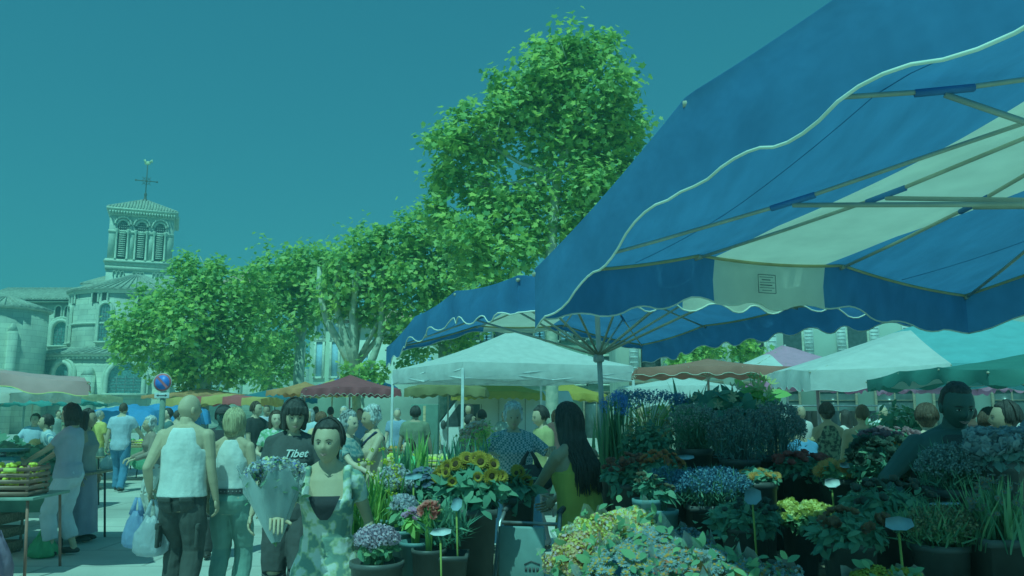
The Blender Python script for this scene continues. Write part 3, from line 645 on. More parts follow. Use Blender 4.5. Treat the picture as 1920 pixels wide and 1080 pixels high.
def tree(label, Y, blobs, trunk, stems, forks=(), leaf=.19, dens=52, tr=.2, mat_=None, group='plane trees round the square', jit=.5, name='plane_tree'):
    dens *= 1.9; leaf *= .9
    """blobs: (px, py, radius px); trunk: list of px,py along the stem; stems: which blobs get a limb"""
    p0 = at(*trunk[0], Y); t = thing(name, label, 'tree', (p0.x, Y, 0), 0, group)
    tp_ = [Vector((p0.x, Y, 0))] + [at(*q, Y) for q in trunk]; m = M(); n = len(tp_)
    m.tube([np.array(q) for q in tp_], [tr*1.25]+[tr*(1-.35*i/n) for i in range(1, n)], 12); top = np.array(tp_[-1])
    for fk in forks:
        q_ = [np.array(at(*q, Y-.3)) for q in fk]; m.tube(q_, [tr*.62-(tr*.3)*j/len(q_) for j in range(len(q_))], 10)
    cr = M(); R = np.random.default_rng(int(Y*100)+len(blobs))
    for i, (px, py, r) in enumerate(blobs):
        yy = Y + R.uniform(-jit, jit)*r/F*Y*1.2; c = np.array(at(px, py, yy)); rr = r/F*Y
        src = np.array(tp_[1+R.integers(max(1, n-2), n)-1]) if n > 2 else top
        if i in stems or stems == 'all':
            mid = (top+c)/2+R.normal(0, .12, 3); m.tube([top, mid, c], [tr*.45, tr*.3, tr*.1], 7)
            for _ in range(4):
                e = c+R.normal(0, rr*.5, 3); m.tube([mid*.3+c*.7, e], [tr*.12, tr*.04], 5)
        k = int(dens*(4*PI*rr*rr)*R.uniform(.75,1.1)); d = R.normal(0, 1, (k,3)); d /= np.linalg.norm(d, axis=1, keepdims=True)
        # clumps: leaves gather on twig ends, so the outline is broken
        nt_ = max(8, k//14); td = R.normal(0, 1, (nt_,3)); td /= np.linalg.norm(td, axis=1, keepdims=True); ti = R.integers(0, nt_, k)
        rad = (rr*(R.uniform(.45, 1.08, nt_)+np.where(R.uniform(0,1,nt_) < .16, R.uniform(.1,.40,nt_), 0))*(1+.2*np.sin(td[:,0]*5+i)*np.cos(td[:,2]*4+i*2)))[ti]
        pos = c + td[ti]*rad[:,None]*np.array((1,1,.92)) + R.normal(0, 1, (k,3))*min(.2, rr*.3)
        nrm = td[ti]*.5+R.normal(0,.45,(k,3))+np.array((0,-.1,.75)); scatter(cr, LV, LF, pos, nrm, leaf*R.uniform(.65,1.2,k))
    obj('trunk', m, m_bark, t, smooth=True, world=True); obj('crown', cr, mat_ or m_leafA, t, world=True)
    return t
tree('tallest plane tree, rising over the blue parasol', 20,
     [(1080,120,62),(1020,150,60),(1140,165,58),(1070,210,75),(1160,230,52),(985,200,52),(930,215,48),(905,265,55),(850,275,50),(1120,280,70),(1020,290,60),(1165,300,40),(840,340,42),(900,350,48),(990,370,50),(930,410,50),(880,440,55),(1000,440,48),(1060,390,45),(960,480,50),(820,400,35),(1080,90,35),(1130,85,30),(1020,95,30),(940,160,28),(875,215,25),(815,265,22),(900,520,50),(1110,350,52),(1125,410,44),(1085,440,40),(1150,340,36)],
     [(1035,760),(1035,640),(1030,520),(1036,430),(1045,330)], [0,3,7,9,13,15], tr=.17, leaf=.2)
tree('plane tree with a rounded crown before the cathedral, behind the no-parking sign', 27,
     [(370,525,48),(330,560,45),(420,550,50),(290,600,50),(235,610,36),(360,610,62),(440,600,55),(260,650,42),(320,670,50),(400,665,55),(460,650,42),(480,580,42),(345,700,30),(420,690,32),(345,505,24),(395,505,24),(470,530,30),(225,640,22),(275,560,22)],
     [(378,790),(382,740),(390,690)], [0,2,3,5,8,9,10], tr=.24, leaf=.2, dens=42)
tree('small dense plane tree at the right end of the cathedral wall', 34,
     [(500,650,40),(540,640,34),(480,690,30),(525,690,34),(552,680,22),(500,720,22)], [(505,790),(505,720)], [0,3], tr=.17, leaf=.2, dens=36)
tree('plane tree with a low wide crown above the far orange awnings', 29,
     [(520,510,40),(560,500,40),(600,510,42),(540,550,45),(590,560,45),(630,520,40),(500,550,36),(560,600,34),(520,600,30),(610,480,24),(575,480,22)],
     [(560,790),(560,700),(565,640)], [0,2,3,4], tr=.24, leaf=.2, dens=42)
tree('many limbed plane tree in front of the ochre house', 24,
     [(660,480,48),(715,470,50),(765,455,48),(820,450,50),(640,520,45),(700,530,55),(760,530,55),(820,520,55),(870,500,45),(750,590,36),(800,580,45),(860,560,40),(780,425,34),(735,640,18),(605,545,32),(640,575,26),(690,600,26),(615,585,18),(700,560,30),(710,440,20)],
     [(672,760),(668,720),(664,690)], [0,5,6,7], [[(664,700),(640,650),(612,600),(598,540),(600,500)],[(664,700),(650,640),(634,590),(628,535),(640,480)],[(665,700),(664,640),(660,590),(668,530),(680,490)],[(672,720),(700,670),(714,630),(718,560),(722,500)]], tr=.2, leaf=.19, dens=46)
tree('plane tree hidden behind the tip of the second blue parasol', 26,
     [(830,620,40),(790,650,30),(870,610,40),(900,580,40),(760,680,20),(860,650,22)], [(832,790),(832,700),(830,650)], [0,2], tr=.2, dens=36)
tree('sapling with sparse leaves beside the foot of the limbed plane', 22, [(690,690,20),(655,700,16),(715,695,16),(680,720,14)], [(680,790),(680,720)], [0], tr=.05, leaf=.17, dens=60)
for i, (px, py, r, lab) in enumerate(((1275,668,24,'small tree nearest the white shuttered house'),(1318,660,22,'middle one of three small trees along the long house'),(1390,652,30,'largest of three small trees along the long house'),)):
    tree(lab, 26, [(px,py,r),(px+18,py-6,r*.8),(px-16,py+8,r*.7),(px+30,py+6,r*.6)], [(px,770),(px,py+10)], [0], tr=.07, leaf=.19, dens=34, group='small trees along the long house')
tree('leafy tree over the far left of the square', 60, [(-140,600,60),(-190,560,60)], [(-150,760),(-150,640)], [0], dens=14, leaf=.3)
# ------------------------------------------------------------------ people
tmp_scene = bpy.data.scenes.new("workshop")
from mathutils import noise as mnoise
def fuse(m, voxel, it=3, fold=0, ffreq=(7,7,3.5), seed=0):
    """melt overlapping volumes into one continuous skin, optionally with cloth folds"""
    me = m.mesh("t"); o = bpy.data.objects.new("t", me); tmp_scene.collection.objects.link(o)
    r = o.modifiers.new("r", 'REMESH'); r.mode = 'VOXEL'; r.voxel_size = voxel
    s = o.modifiers.new("s", 'SMOOTH'); s.factor = .5; s.iterations = it
    tmp_scene.view_layers[0].update(); dg = tmp_scene.view_layers[0].depsgraph
    out = bpy.data.meshes.new_from_object(o.evaluated_get(dg)); bpy.data.objects.remove(o); bpy.data.meshes.remove(me)
    n = len(out.vertices); co = np.empty(n*3, np.float32); out.vertices.foreach_get('co', co); co = co.reshape(-1, 3)
    if fold:
        no = np.empty(n*3, np.float32); out.vertex_normals.foreach_get('vector', no); no = no.reshape(-1, 3); off = Vector((seed*3.1, seed*1.7, seed*.9)); d = np.empty(n)
        fx, fy, fz = ffreq
        for i in range(n):
            x, y, z = co[i]; d[i] = mnoise.noise(Vector((x*fx+z*2.5, y*fy, z*fz))+off) + .5*mnoise.noise(Vector((x*fx*2.3, y*fy*2.3+z*2, z*fz*2.3))+off)
        co += no*(d*fold)[:, None].astype(np.float32)
    k = len(out.polygons); lt = np.empty(k, np.int32); out.polygons.foreach_get('loop_total', lt); lv = np.empty(int(lt.sum()), np.int32); out.loops.foreach_get('vertex_index', lv)
    mm = M(); 
    if (lt == 4).all(): mm.add(co, lv.reshape(-1, 4))
    else:
        f = []; p = 0
        for q in lt: f.append(tuple(lv[p:p+q])); p += q
        mm.add(co, f)
    bpy.data.meshes.remove(out); return mm
def cap(m, p0, p1, r0, r1, k=10):
    """a round-ended tapering limb piece"""
    p0 = np.array(p0, float); p1 = np.array(p1, float); d = (p1-p0); l = np.linalg.norm(d)+1e-9; d /= l
    pts = [p0-d*r0*.95, p0-d*r0*.7, p0-d*r0*.3, p0, p0+(p1-p0)*.5, p1, p1+d*r1*.3, p1+d*r1*.7, p1+d*r1*.95]
    rs = [r0*.3, r0*.71, r0*.95, r0, (r0+r1)/2*1.01, r1, r1*.95, r1*.71, r1*.3]; m.tube(pts, rs, k)
def ik(S, T, a, b, hint):
    S = np.array(S, float); T = np.array(T, float); d = T-S; L = np.linalg.norm(d)
    if L > (a+b)*.995: T = S + d/L*(a+b)*.995; d = T-S; L = (a+b)*.995
    x = (a*a-b*b+L*L)/(2*L); h = math.sqrt(max(0, a*a-x*x)); u = d/L; n = np.array(hint, float); n -= u*np.dot(n, u); n /= np.linalg.norm(n)+1e-9
    return S+u*x+n*h, T
def rotz(a): c, s = math.cos(a), math.sin(a); return np.array([[c,-s,0],[s,c,0],[0,0,1.]])
def rotx(a): c, s = math.cos(a), math.sin(a); return np.array([[1,0,0],[0,c,-s],[0,s,c]])
def roty(a): c, s = math.cos(a), math.sin(a); return np.array([[c,0,s],[0,1,0],[-s,0,c]])
def headfn(fem, full=1.0):
    def fn(d, v):
        x, y, z = d[:,0], d[:,1], d[:,2]; v = v.copy(); fr = np.clip(-y, 0, 1); lo = np.clip(-z, 0, 1)
        v[:,0] *= 1-(.30 if fem else .22)*lo**1.4/full; v[:,0] *= 1+.03*np.clip(z,0,1)
        v[:,1] = np.where((y > 0) & (z < 0), v[:,1]*(1-.45*lo), v[:,1]); v[:,1] = np.where(y < 0, v[:,1]*.94, v[:,1])
        g = lambda cx, cz, sx, sz: np.exp(-((x-cx)/sx)**2-((z-cz)/sz)**2)*fr
        v[:,1] -= .021*g(0,-.20,.13,.13)+.010*g(0,-.02,.08,.16)+.004*g(0,.26,.5,.1)+.006*g(0,-.52,.22,.07)+.008*g(0,-.82,.25,.14)
        v[:,1] += .010*(g(.34,.04,.15,.11)+g(-.34,.04,.15,.11)) + .004*g(0,-.42,.3,.05)
        v[:,1] -= .005*(g(.5,-.2,.2,.2)+g(-.5,-.2,.2,.2))
        return v
    return fn
SKIN = {'fair': P(108,158,132), 'tan': P(98,146,118), 'brown': P(86,128,104), 'dark': P(30,84,76)}
HAIRC = {'black': (.06,.055,.05), 'brown': (.12,.075,.05), 'grey': (.42,.42,.42), 'white': (.66,.66,.64), 'blonde': (.55,.47,.28), 'auburn': (.22,.11,.06)}
def hairmat(c): return cmat('hair', HAIRC[c], rough=.5, var=.45, scale=6, stretch=(14,14,1.2), bump=.4, bscale=22, spec=.5)
def skinmat(c): return cmat('skin', SKIN[c], rough=.55, var=.06, scale=12, bump=.06, bscale=80)
def fab(c, **k):
    k.setdefault('var', .1); k.setdefault('bump', .25); k.setdefault('bscale', 30); return cmat('fabric', tuple(c), rough=.9, **k)
def pat(name, c1, c2, scale=22, kind='noise', c3=None):
    m = mat(name, c1, rough=.9, bump=.2); N, L = m.node_tree.nodes, m.node_tree.links; b = N["Principled BSDF"]; tc = N.new("ShaderNodeTexCoord")
    if kind == 'check': t = N.new("ShaderNodeTexChecker"); t.inputs['Scale'].default_value = scale; t.inputs[1].default_value = tuple(c1)+(1,); t.inputs[2].default_value = tuple(c2)+(1,); L.new(tc.outputs['Object'], t.inputs[0]); L.new(t.outputs[0], b.inputs['Base Color']); return m
    if kind == 'stripe': t = N.new("ShaderNodeTexWave"); t.inputs['Scale'].default_value = scale; t.inputs['Distortion'].default_value = 1
    else: t = N.new("ShaderNodeTexVoronoi") if kind == 'dots' else N.new("ShaderNodeTexNoise"); t.inputs['Scale'].default_value = scale
    L.new(tc.outputs['Object'], t.inputs[0]); r = N.new("ShaderNodeValToRGB"); r.color_ramp.elements[0].position = .42; r.color_ramp.elements[1].position = .56
    r.color_ramp.elements[0].color = tuple(c1)+(1,); r.color_ramp.elements[1].color = tuple(c2)+(1,)
    if c3: e = r.color_ramp.elements.new(.49); e.color = tuple(c3)+(1,)
    L.new(t.outputs[0], r.inputs[0]); L.new(r.outputs[0], b.inputs['Base Color']); return m
m_eyew = mat('eye_white', (.75,.72,.68), rough=.3); m_eyed = mat('eye_iris', (.04,.03,.025), rough=.2); m_lip = mat('lips', P(98,125,115), rough=.5)
m_shoe = mat('dark_shoe_leather', (.06,.055,.05), rough=.5); m_shoel = mat('light_shoe_canvas', (.6,.57,.5), rough=.8)

TORSO_M = [(.80,.10,.085,0),(.86,.155,.108,.005),(.94,.168,.115,.01),(1.03,.152,.105,.0),(1.12,.15,.102,0),(1.24,.172,.115,-.005),(1.34,.186,.118,0),(1.42,.180,.098,.005),(1.465,.145,.078,.012),(1.50,.085,.066,.015),(1.53,.060,.058,.012)]
TORSO_F = [(.80,.10,.085,0),(.86,.165,.112,.01),(.93,.178,.122,.015),(1.03,.148,.10,0),(1.12,.132,.092,0),(1.22,.148,.110,-.01),(1.29,.155,.125,-.02),(1.37,.158,.10,0),(1.42,.152,.084,.005),(1.46,.115,.068,.012),(1.495,.066,.056,.014),(1.52,.050,.05,.012)]
def person(label, px, Y, H=1.72, face=0, sex='m', skin='fair', hair=('short','brown'), top=('tee', (.5,.5,.5)), bottom=('trousers', (.1,.1,.12)), hands=None, curl=(.45,.45),
           lean=0, yaw=0, nod=0, legs=(.0,.0), wide=1.0, det=1, shoes=None, group=None, z0=0, elbow=None, side=0, xw=None, knees=0, cap_=None, glasses=False, cat='person'):
    s = H/1.75; x = gz(px, Y) if xw is None else xw; th = thing('person', label, cat, (x, Y, z0), math.radians(face), group)
    fem = sex == 'f'; TR = TORSO_F if fem else TORSO_M; vox = {2: .007, 1: .013, 0: .022}[det]; seed = int(px) % 97
    W = wide; sx_ = (.158 if fem else .178)*W**.5
    def bend(p):            # lean the upper body from the hips (forward is -Y) and sway sideways
        p = np.array(p, float); k = max(0, p[2]-.92)
        if k > 0: p = p.copy(); p[1] -= math.sin(lean)*k; p[0] += side*k; p[2] = .92 + k*math.cos(lean)
        return p
    # legs
    LG = []
    for i, sg in enumerate((1, -1)):
        hip = np.array((.088*sg*W, .01, .90)); ank = np.array((.095*sg, legs[i], .085)); kn, ank = ik(hip, ank, .43, .42, (0.02*sg,-1,0)); LG.append((hip, kn, ank))
    if hands is None: hands = ((.27*W,-.06,.83),(-.27*W,-.06,.83))
    AR = []
    for i, sg in enumerate((1, -1)):
        S = bend((sx_*sg, .01, 1.415)); T = np.array(hands[i], float)/s; hint = (elbow[i] if elbow else (.35*sg, .8, -.5)); el, wr = ik(S, T, .285, .25, hint); AR.append((S, el, wr))
    def torso(m, e=0, z0_=.8, z1_=1.5, top_r=None, tank=False):
        zs = [t_[0] for t_ in TR]; rx = [t_[1]*W for t_ in TR]; ry = [t_[2]*W for t_ in TR]; yo = [t_[3] for t_ in TR]; rings = []
        for z in np.linspace(z0_, z1_, max(4, int((z1_-z0_)/.035))):
            a = np.arange(20)*2*PI/20; X = np.interp(z, zs, rx)+e; Yr_ = np.interp(z, zs, ry)+e; yy = np.interp(z, zs, yo)
            if tank: X = X*np.interp(z, [1.27,1.36,1.47], [1,.80,.66]); Yr_ = Yr_+.006
            c, q = np.cos(a), np.sin(a); ring = np.column_stack([np.sign(c)*np.abs(c)**.85*X, yy+np.sign(q)*np.abs(q)**.9*Yr_, np.full(20, z)]); rings.append(np.array([bend(p) for p in ring]))
        m.loft(rings)
    kind = top[0]; bk = bottom[0]
    b = M(); torso(b)
    neck0 = bend((0,.015,1.44)); npv = bend((0,.0,1.545)); cap(b, neck0, npv, .064 if not fem else .052, .060 if not fem else .048, 12)
    for sg in (1,-1): cap(b, bend((.03*sg,.025,1.50)), bend((sx_*.8*sg,.02,1.43)), .040, .046, 10)
    for sg, (S, el, wr) in zip((1,-1), AR):
        f_ = (.85 if fem else 1)*W**.5; cap(b, S, S*.4+el*.6, .058*f_, .047*f_); cap(b, S*.4+el*.6, el, .045*f_, .038*f_); cap(b, el, el*.6+wr*.4, .038*f_, .038*f_); cap(b, el*.6+wr*.4, wr, .037*f_, .025*f_)
    for hip, kn, ank in LG:
        cap(b, hip, kn, .082*W, .055); cap(b, kn, kn*.65+ank*.35, .054, .053); cap(b, kn*.65+ank*.35, ank, .052, .034)
        cap(b, ank-np.array((0,0,.02)), ank+np.array((0,-.13,-.055)), .036, .026)
    body = fuse(b, vox, 3)
    # head: joined into the same skin
    Rh = rotz(math.radians(yaw)) @ rotx(math.radians(nod)); hc = npv + Rh @ np.array((0,-.018,.090))
    hd = M(); k_ = {2: (48,36), 1: (28,20), 0: (16,12)}[det]; hd.ell(hc, (.078,.100,.121), k_[0], k_[1], R=Rh, fn=headfn(fem))
    for sg in (1,-1): hd.ell(hc+Rh@np.array((.077*sg,.012,-.012)), (.010,.020,.032), 8, 6, R=Rh)
    body.join(hd)
    # hands with a palm, four jointed fingers and a thumb
    for i, (sg, (S, el, wr)) in enumerate(zip((1,-1), AR)):
        d = wr-el; d /= np.linalg.norm(d); inn = np.array((-sg, 0, 0.)); inn -= d*np.dot(inn, d)
        if np.linalg.norm(inn) < .2: inn = np.array((0,0,-1.)); inn -= d*np.dot(inn, d)
        inn /= np.linalg.norm(inn); la = np.cross(d, inn)*(1 if np.cross(d, inn)[1] < 0 else -1)   # lateral axis points to the thumb side
        if abs(d[2]) < .4: inn2 = np.array((0,0,-1.)); inn2 -= d*np.dot(inn2, d); inn2 /= np.linalg.norm(inn2); inn = inn2; la = np.array((-sg,0,0.)); la -= d*np.dot(la, d); la /= np.linalg.norm(la)+1e-9
        hm = M(); pc_ = wr+d*.045; Rm = np.column_stack([la, d, inn]); hm.ell(pc_, (.040,.050,.016), 12, 8, R=Rm); cu = curl[i]; nk = 6 if det < 2 else 8
        for j, (off, ln) in enumerate(((.030,.070),(.010,.078),(-.011,.072),(-.031,.056))):
            p = wr+d*.082+la*off; dd = d.copy(); r_ = .0088
            for sgm, fr_ in enumerate((.45,.32,.23)):
                a = cu*(1.0 if sgm else .6)+.12; dd = dd*math.cos(a)+inn*math.sin(a); q = p+dd*ln*fr_; hm.tube([p-dd*.004, p, q, q+dd*.005], [r_*.7, r_, r_*.9, r_*.5], nk); p = q; r_ *= .9
        p = wr+d*.03+la*.034; dd = la*.75+d*.6+inn*.3; dd /= np.linalg.norm(dd); q = p+dd*.035; hm.tube([p-dd*.01, p, q], [.010,.012,.0105], nk); dd = dd*.75+d*.5+inn*.25*cu; dd /= np.linalg.norm(dd); hm.tube([q-dd*.004, q, q+dd*.03, q+dd*.035], [.009,.0105,.008,.004], nk)
        body.join(hm)
    def put(name, m, mt, par=None, smooth=True):
        m.v = [np.concatenate(m.v)*s]; m_ = obj(name, m, mt, par or th, smooth=smooth); return m_
    skin_o = put('body', body, skinmat(skin))
    # ---- clothes
    def asmat(c): return c if isinstance(c, bpy.types.Material) else fab(c)
    e = .014 + (.004 if det < 2 else 0)
    if kind != 'none':
        m = M(); hem = {'tank': .93, 'tee': .90, 'long': .88, 'blouse': .84, 'dress': .93, 'crop': .98}[kind]; hem = top[2] if len(top) > 2 else hem
        zt2 = 1.478 if kind == 'tank' else (1.31 if kind in ('dress','crop') else 1.485); torso(m, e, hem, zt2, tank=(kind == 'tank'))
        if hem < .95:       # free hem hangs straight
            rings = []; a = np.arange(20)*2*PI/20
            tk = kind == 'tank'
            for z in ((hem, hem+.12, hem+.25, hem+.38) if tk else (hem, hem+.08, hem+.16)): Xh = max(np.interp(z, [q[0] for q in TR], [q[1] for q in TR]), .150)*W+e+(.018*(1-(z-hem)/.38)+.001 if tk else .005); Yh_ = max(np.interp(z, [q[0] for q in TR], [q[2] for q in TR]), .104)*W+e+(.024*(1-(z-hem)/.38)-.004 if tk else .004); rings.append(np.array([bend((math.cos(t_)*Xh, .006+math.sin(t_)*Yh_, z)) for t_ in a]))
            m.loft(rings)
        if kind in ('dress', 'crop'):
            xs_ = .115 if kind == 'dress' else .10; rr = .030 if kind == 'dress' else .012
            for sg in (1,-1):
                for yy in (-1, 1): cap(m, bend((xs_*sg*1.05, yy*.085, 1.31)), bend((xs_*sg, yy*.03, 1.475)), rr, rr*.8, 8)
                cap(m, bend((xs_*sg,-.03,1.478)), bend((xs_*sg,.035,1.478)), rr*.8, rr*.8, 8)
        if kind in ('tee', 'long', 'blouse', 'dress'):
            for (S, el, wr) in AR:
                f_ = (.85 if fem else 1)*W**.5; ext = {'tee': .62, 'blouse': .75, 'dress': .45, 'long': 1}[kind]; q = S+(el-S)*ext; r1 = .068*f_; cap(m, S-(el-S)*.02, S+(q-S)*.3, r1*1.02, r1*1.05)
                m.tube([S, S+(q-S)*.5, q], [r1, r1*1.03, (.062 if kind != 'long' else .052)*f_], 12)
                if kind == 'long': m.tube([S, el], [r1, .052], 12); cap(m, el, el, .054, .054); m.tube([el, wr-(wr-el)*.04], [.053,.04], 12)
            if kind != 'dress':
                for sg, (S, el, wr) in zip((1,-1), AR): cap(m, bend((.06*sg,.015,1.475)), S+np.array((0,0,.012)), .050, .060)
        mm = fuse(m, vox, 2, fold=.008 if det else .006, ffreq=(9,9,4), seed=seed); put({'tee': 't_shirt', 'tank': 'tank_top', 'long': 'shirt', 'blouse': 'blouse', 'dress': 'dress_top', 'crop': 'camisole'}[kind], mm, asmat(top[1]))
    if bk in ('trousers', 'shorts', 'capri', 'jeans'):
        m = M(); torso(m, e*.8, .80, 1.06 if kind in ('crop','tank') and hem > .95 else .985); end = {'trousers': 1.0, 'jeans': 1.0, 'capri': .72, 'shorts': -1}[bk]; fl = bottom[2] if len(bottom) > 2 else 1.15
        for sg, (hip, kn, ank) in zip((1,-1), LG):
            cap(m, hip+np.array((0,0,.02)), hip*.5+kn*.5, .098*W, .082*fl)
            if end < 0: q = kn*.95+hip*.05; m.tube([hip, hip*.5+kn*.5, q], [.095*W,.088*fl,.086*fl], 14)
            else:
                q = kn+(ank-kn)*end; m.tube([hip, hip*.5+kn*.5, kn], [.096*W,.082*fl,.066*fl], 14); cap(m, kn, kn, .067*fl, .067*fl); m.tube([kn, kn*.5+q*.5, q], [.067*fl,.064*fl,.060*fl], 14)
        put({'jeans': 'jeans', 'shorts': 'shorts'}.get(bk, 'trousers'), fuse(m, vox, 2, fold=.013 if det else .008, ffreq=(8,8,6), seed=seed+5), asmat(bottom[1]))
    elif bk == 'skirt':
        ln = bottom[2] if len(bottom) > 2 else .45; rings = []; ns = 48
        for z, rr in ((1.04, 0.0),(1.0,.01),(.9,.035),(.75,.05),(.6,.07),(ln+.06,.085),(ln,.09)):
            a = np.arange(ns)*2*PI/ns; w_ = 1+ (.06*(1.0-z))*np.sin(a*9+seed)+(.05*(1-z))*np.sin(a*4+z*3)
            zz_ = max(z, .86); X = np.interp(zz_, [q[0] for q in TR], [q[1] for q in TR])*W+e+rr; Yv = np.interp(zz_, [q[0] for q in TR], [q[2] for q in TR])*W+e+rr*.9
            rings.append(np.column_stack([np.cos(a)*X*w_, np.sin(a)*Yv*w_+.01+(legs[0]+legs[1])*.3*(1-z), np.full(ns, z)]))
        m = M(); m.loft(rings[::-1], cap=False); put('skirt', m, asmat(bottom[1]))
    # shoes
    for hip, kn, ank in LG:
        m = M(); c = ank+np.array((0,-.055,-.035))
        m.ell(c+np.array((0,-.01,0)), (.046,.135,.042), 16, 10, fn=lambda d, v: np.column_stack([v[:,0]*(1-.15*np.clip(d[:,1],0,1)), v[:,1], np.where(v[:,2] < -.02, -.025, v[:,2]*(1+.25*np.clip(d[:,1],0,1)))])); put('shoe', m, shoes or m_shoe)
    # hair
    style, hcol = hair
    def hp(p): return hc + Rh @ np.array(p, float)
    if style != 'bald':
        hmt = hairmat(hcol); m = M()
        def hf(d, v):
            v = v.copy(); front = (d[:,1] < -.25); 
            cut = (d[:,2] < {'fringe': .2, 'bob': .5}.get(style, .60)) & (d[:,1] < -.22); v[cut] *= .80
            low = (d[:,2] < -.35) & (d[:,1] < .95); v[low] *= (.84 if style in ('short','buzz','curly') else (.86 if style in ('pony','bun') else .95)); return v
        th_ = {'buzz': .004, 'short': .011, 'curly': .020, 'bob': .016, 'fringe': .018, 'long': .014, 'pony': .010, 'bun': .010}[style]
        m.ell(hp((0,.010,.012)), (.079+th_,.097+th_,.117+th_), k_[0], k_[1], R=Rh, fn=hf)
        R_ = np.random.default_rng(seed)
        if style in ('bob', 'fringe'):
            for a in np.linspace(-.35, PI+.35, 15): x_, y_ = math.cos(a)*.080, math.sin(a)*.082+.005; cap(m, hp((x_,y_,.03)), hp((x_*.95,y_*.95,-.115+(.03 if style == 'fringe' else 0)*abs(math.cos(a)))), .024, .018, 8)
        if style == 'fringe':
            for a in np.linspace(-.065,.065,6): cap(m, hp((a,-.085,.085)), hp((a*1.15+.01,-.098,.035)), .016, .010, 8)
        if style == 'long':
            base_ = bend((0,.11,1.16 if len(hair) < 3 else 0))
            for a in np.linspace(-.1, PI+.1, 11):
                x_, y_ = math.cos(a)*.078, math.sin(a)*.08+.01; p0 = hp((x_,y_,.04)); p1 = hp((x_*1.05,y_*1.05,-.12)); e_ = bend((x_*1.25, .085+.035*math.sin(a), 1.25+.05*abs(math.cos(a))))
                cap(m, p0, p1, .026, .026, 8); cap(m, p1, e_, .026, .016, 8)
        if style == 'pony': 
            p0 = hp((0,.10,.03)); p1 = hp((0,.15,-.03)); p2 = bend((0,.16,1.30)); cap(m, p0, p1, .028, .034, 8); cap(m, p1, p2, .034, .014, 8)
        if style == 'bun': m.ell(hp((0,.115,.02)), (.035,.032,.032), 10, 8)
        hm_ = fuse(m, max(vox, .008) if det else .02, 2, fold=.012 if style == 'curly' else .004, ffreq=(30,30,30) if style == 'curly' else (60,60,6), seed=seed)
        # locks laid over the mass
        if det >= 1 and style != 'buzz':
            nl = {2: 260, 1: 90}[det]; w0 = .006 if det == 2 else .010
            for i in range(nl):
                a = R_.uniform(-.12, PI+.12); t0 = R_.uniform(.05, .8); x_, y_ = math.cos(a), math.sin(a)
                zs_end = {'short': -.3, 'curly': -.5, 'bob': -1.0, 'fringe': -.75, 'long': -.9, 'pony': -.1, 'bun': -.1}[style]+R_.uniform(-.12,.12)
                pts = []
                for q in np.linspace(t0, PI/2-max(zs_end,-1)*.9, 6):
                    rr = 1.03+R_.uniform(0,.05); pts.append(hp((math.sin(q)*x_*(.080+th_)*rr, .01+math.sin(min(q,PI/2))*y_*(.098+th_)*rr, math.cos(q)*(.118+th_)*rr+.010)))
                if style == 'long': 
                    pts = pts[:5]; pts[-1] = hp((x_*.095,y_*.095+.01,-.10)); pts.append(bend((x_*.10+R_.uniform(-.02,.02), .10+.04*y_+R_.uniform(0,.02), 1.36))); pts.append(bend((x_*.10+R_.uniform(-.03,.03), .105+.035*y_, 1.24+R_.uniform(-.08,.06))))
                if style == 'curly': pts = [p+R_.normal(0,.006,3) for p in pts[:3]]
                hm_.tube(pts, [w0*.6]+[w0]*(len(pts)-2)+[w0*.3], 4)
        put('hair', hm_, hmt)
    # face
    if det >= 1:
        for sg in (1,-1):
            m = M(); m.ell((0,0,0), (.0125,.006,.0046), 12, 8, mi=0); m.ell((0,-.0035,.0002), (.0056,.0042,.0047), 10, 8, mi=1)
            m.tube([(-.0145*sg,.001,-.0006),(-.006*sg,-.0052,.0046),(.005*sg,-.0052,.0048),(.0145*sg,.0015,.0008)], [.0008,.0017,.0019,.001], 5, mi=1)
            T_ = np.eye(4); T_[:3,:3] = Rh; T_[:3,3] = hp((.0305*sg,-.0800,.004)); m2 = M().join(m, T_); put('eye', m2, [m_eyew, m_eyed])
            m = M(); m.tube([hp((.014*sg,-.0915,.0215)), hp((.031*sg,-.0895,.0275)), hp((.051*sg,-.074,.021))], [.0016,.0026,.001], 5); put('eyebrow', m, hairmat(hcol if hcol != 'white' else 'grey'))
        m = M(); m.tube([hp((-.025,-.0845,-.0575)), hp((-.009,-.0965,-.055)), hp((0,-.0968,-.0572)), hp((.009,-.0965,-.055)), hp((.025,-.0845,-.0575))], [.0008,.003,.0026,.003,.0008], 6)
        m.tube([hp((-.020,-.0868,-.0615)), hp((0,-.0968,-.0645)), hp((.020,-.0868,-.0615))], [.001,.0038,.001], 6); put('mouth', m, m_lip)
    if glasses:
        m = M()
        for sg in (1,-1): m.tube([hp((.031*sg+.021*math.cos(a), -.092+.002*abs(math.cos(a)), .004+.016*math.sin(a))) for a in np.linspace(0, 2*PI, 13)], .0016, 5); m.tube([hp((.052*sg,-.088,.008)), hp((.076*sg,.0,.006))], .0016, 4)
        m.tube([hp((-.01,-.095,.008)), hp((.01,-.095,.008))], .0016, 4); put('glasses', m, m_black)
    if cap_ is not None:
        m = M(); m.ell(hp((0,.008,.055)), (.090,.105,.075), 20, 12, R=Rh, fn=lambda d, v: np.column_stack([v[:,0], v[:,1], np.maximum(v[:,2], -.02)]))
        m.ell(hp((0,-.11,.045)), (.062,.07,.007), 16, 6, R=Rh); put('cap', m, fab(cap_))
    th['_s'] = s
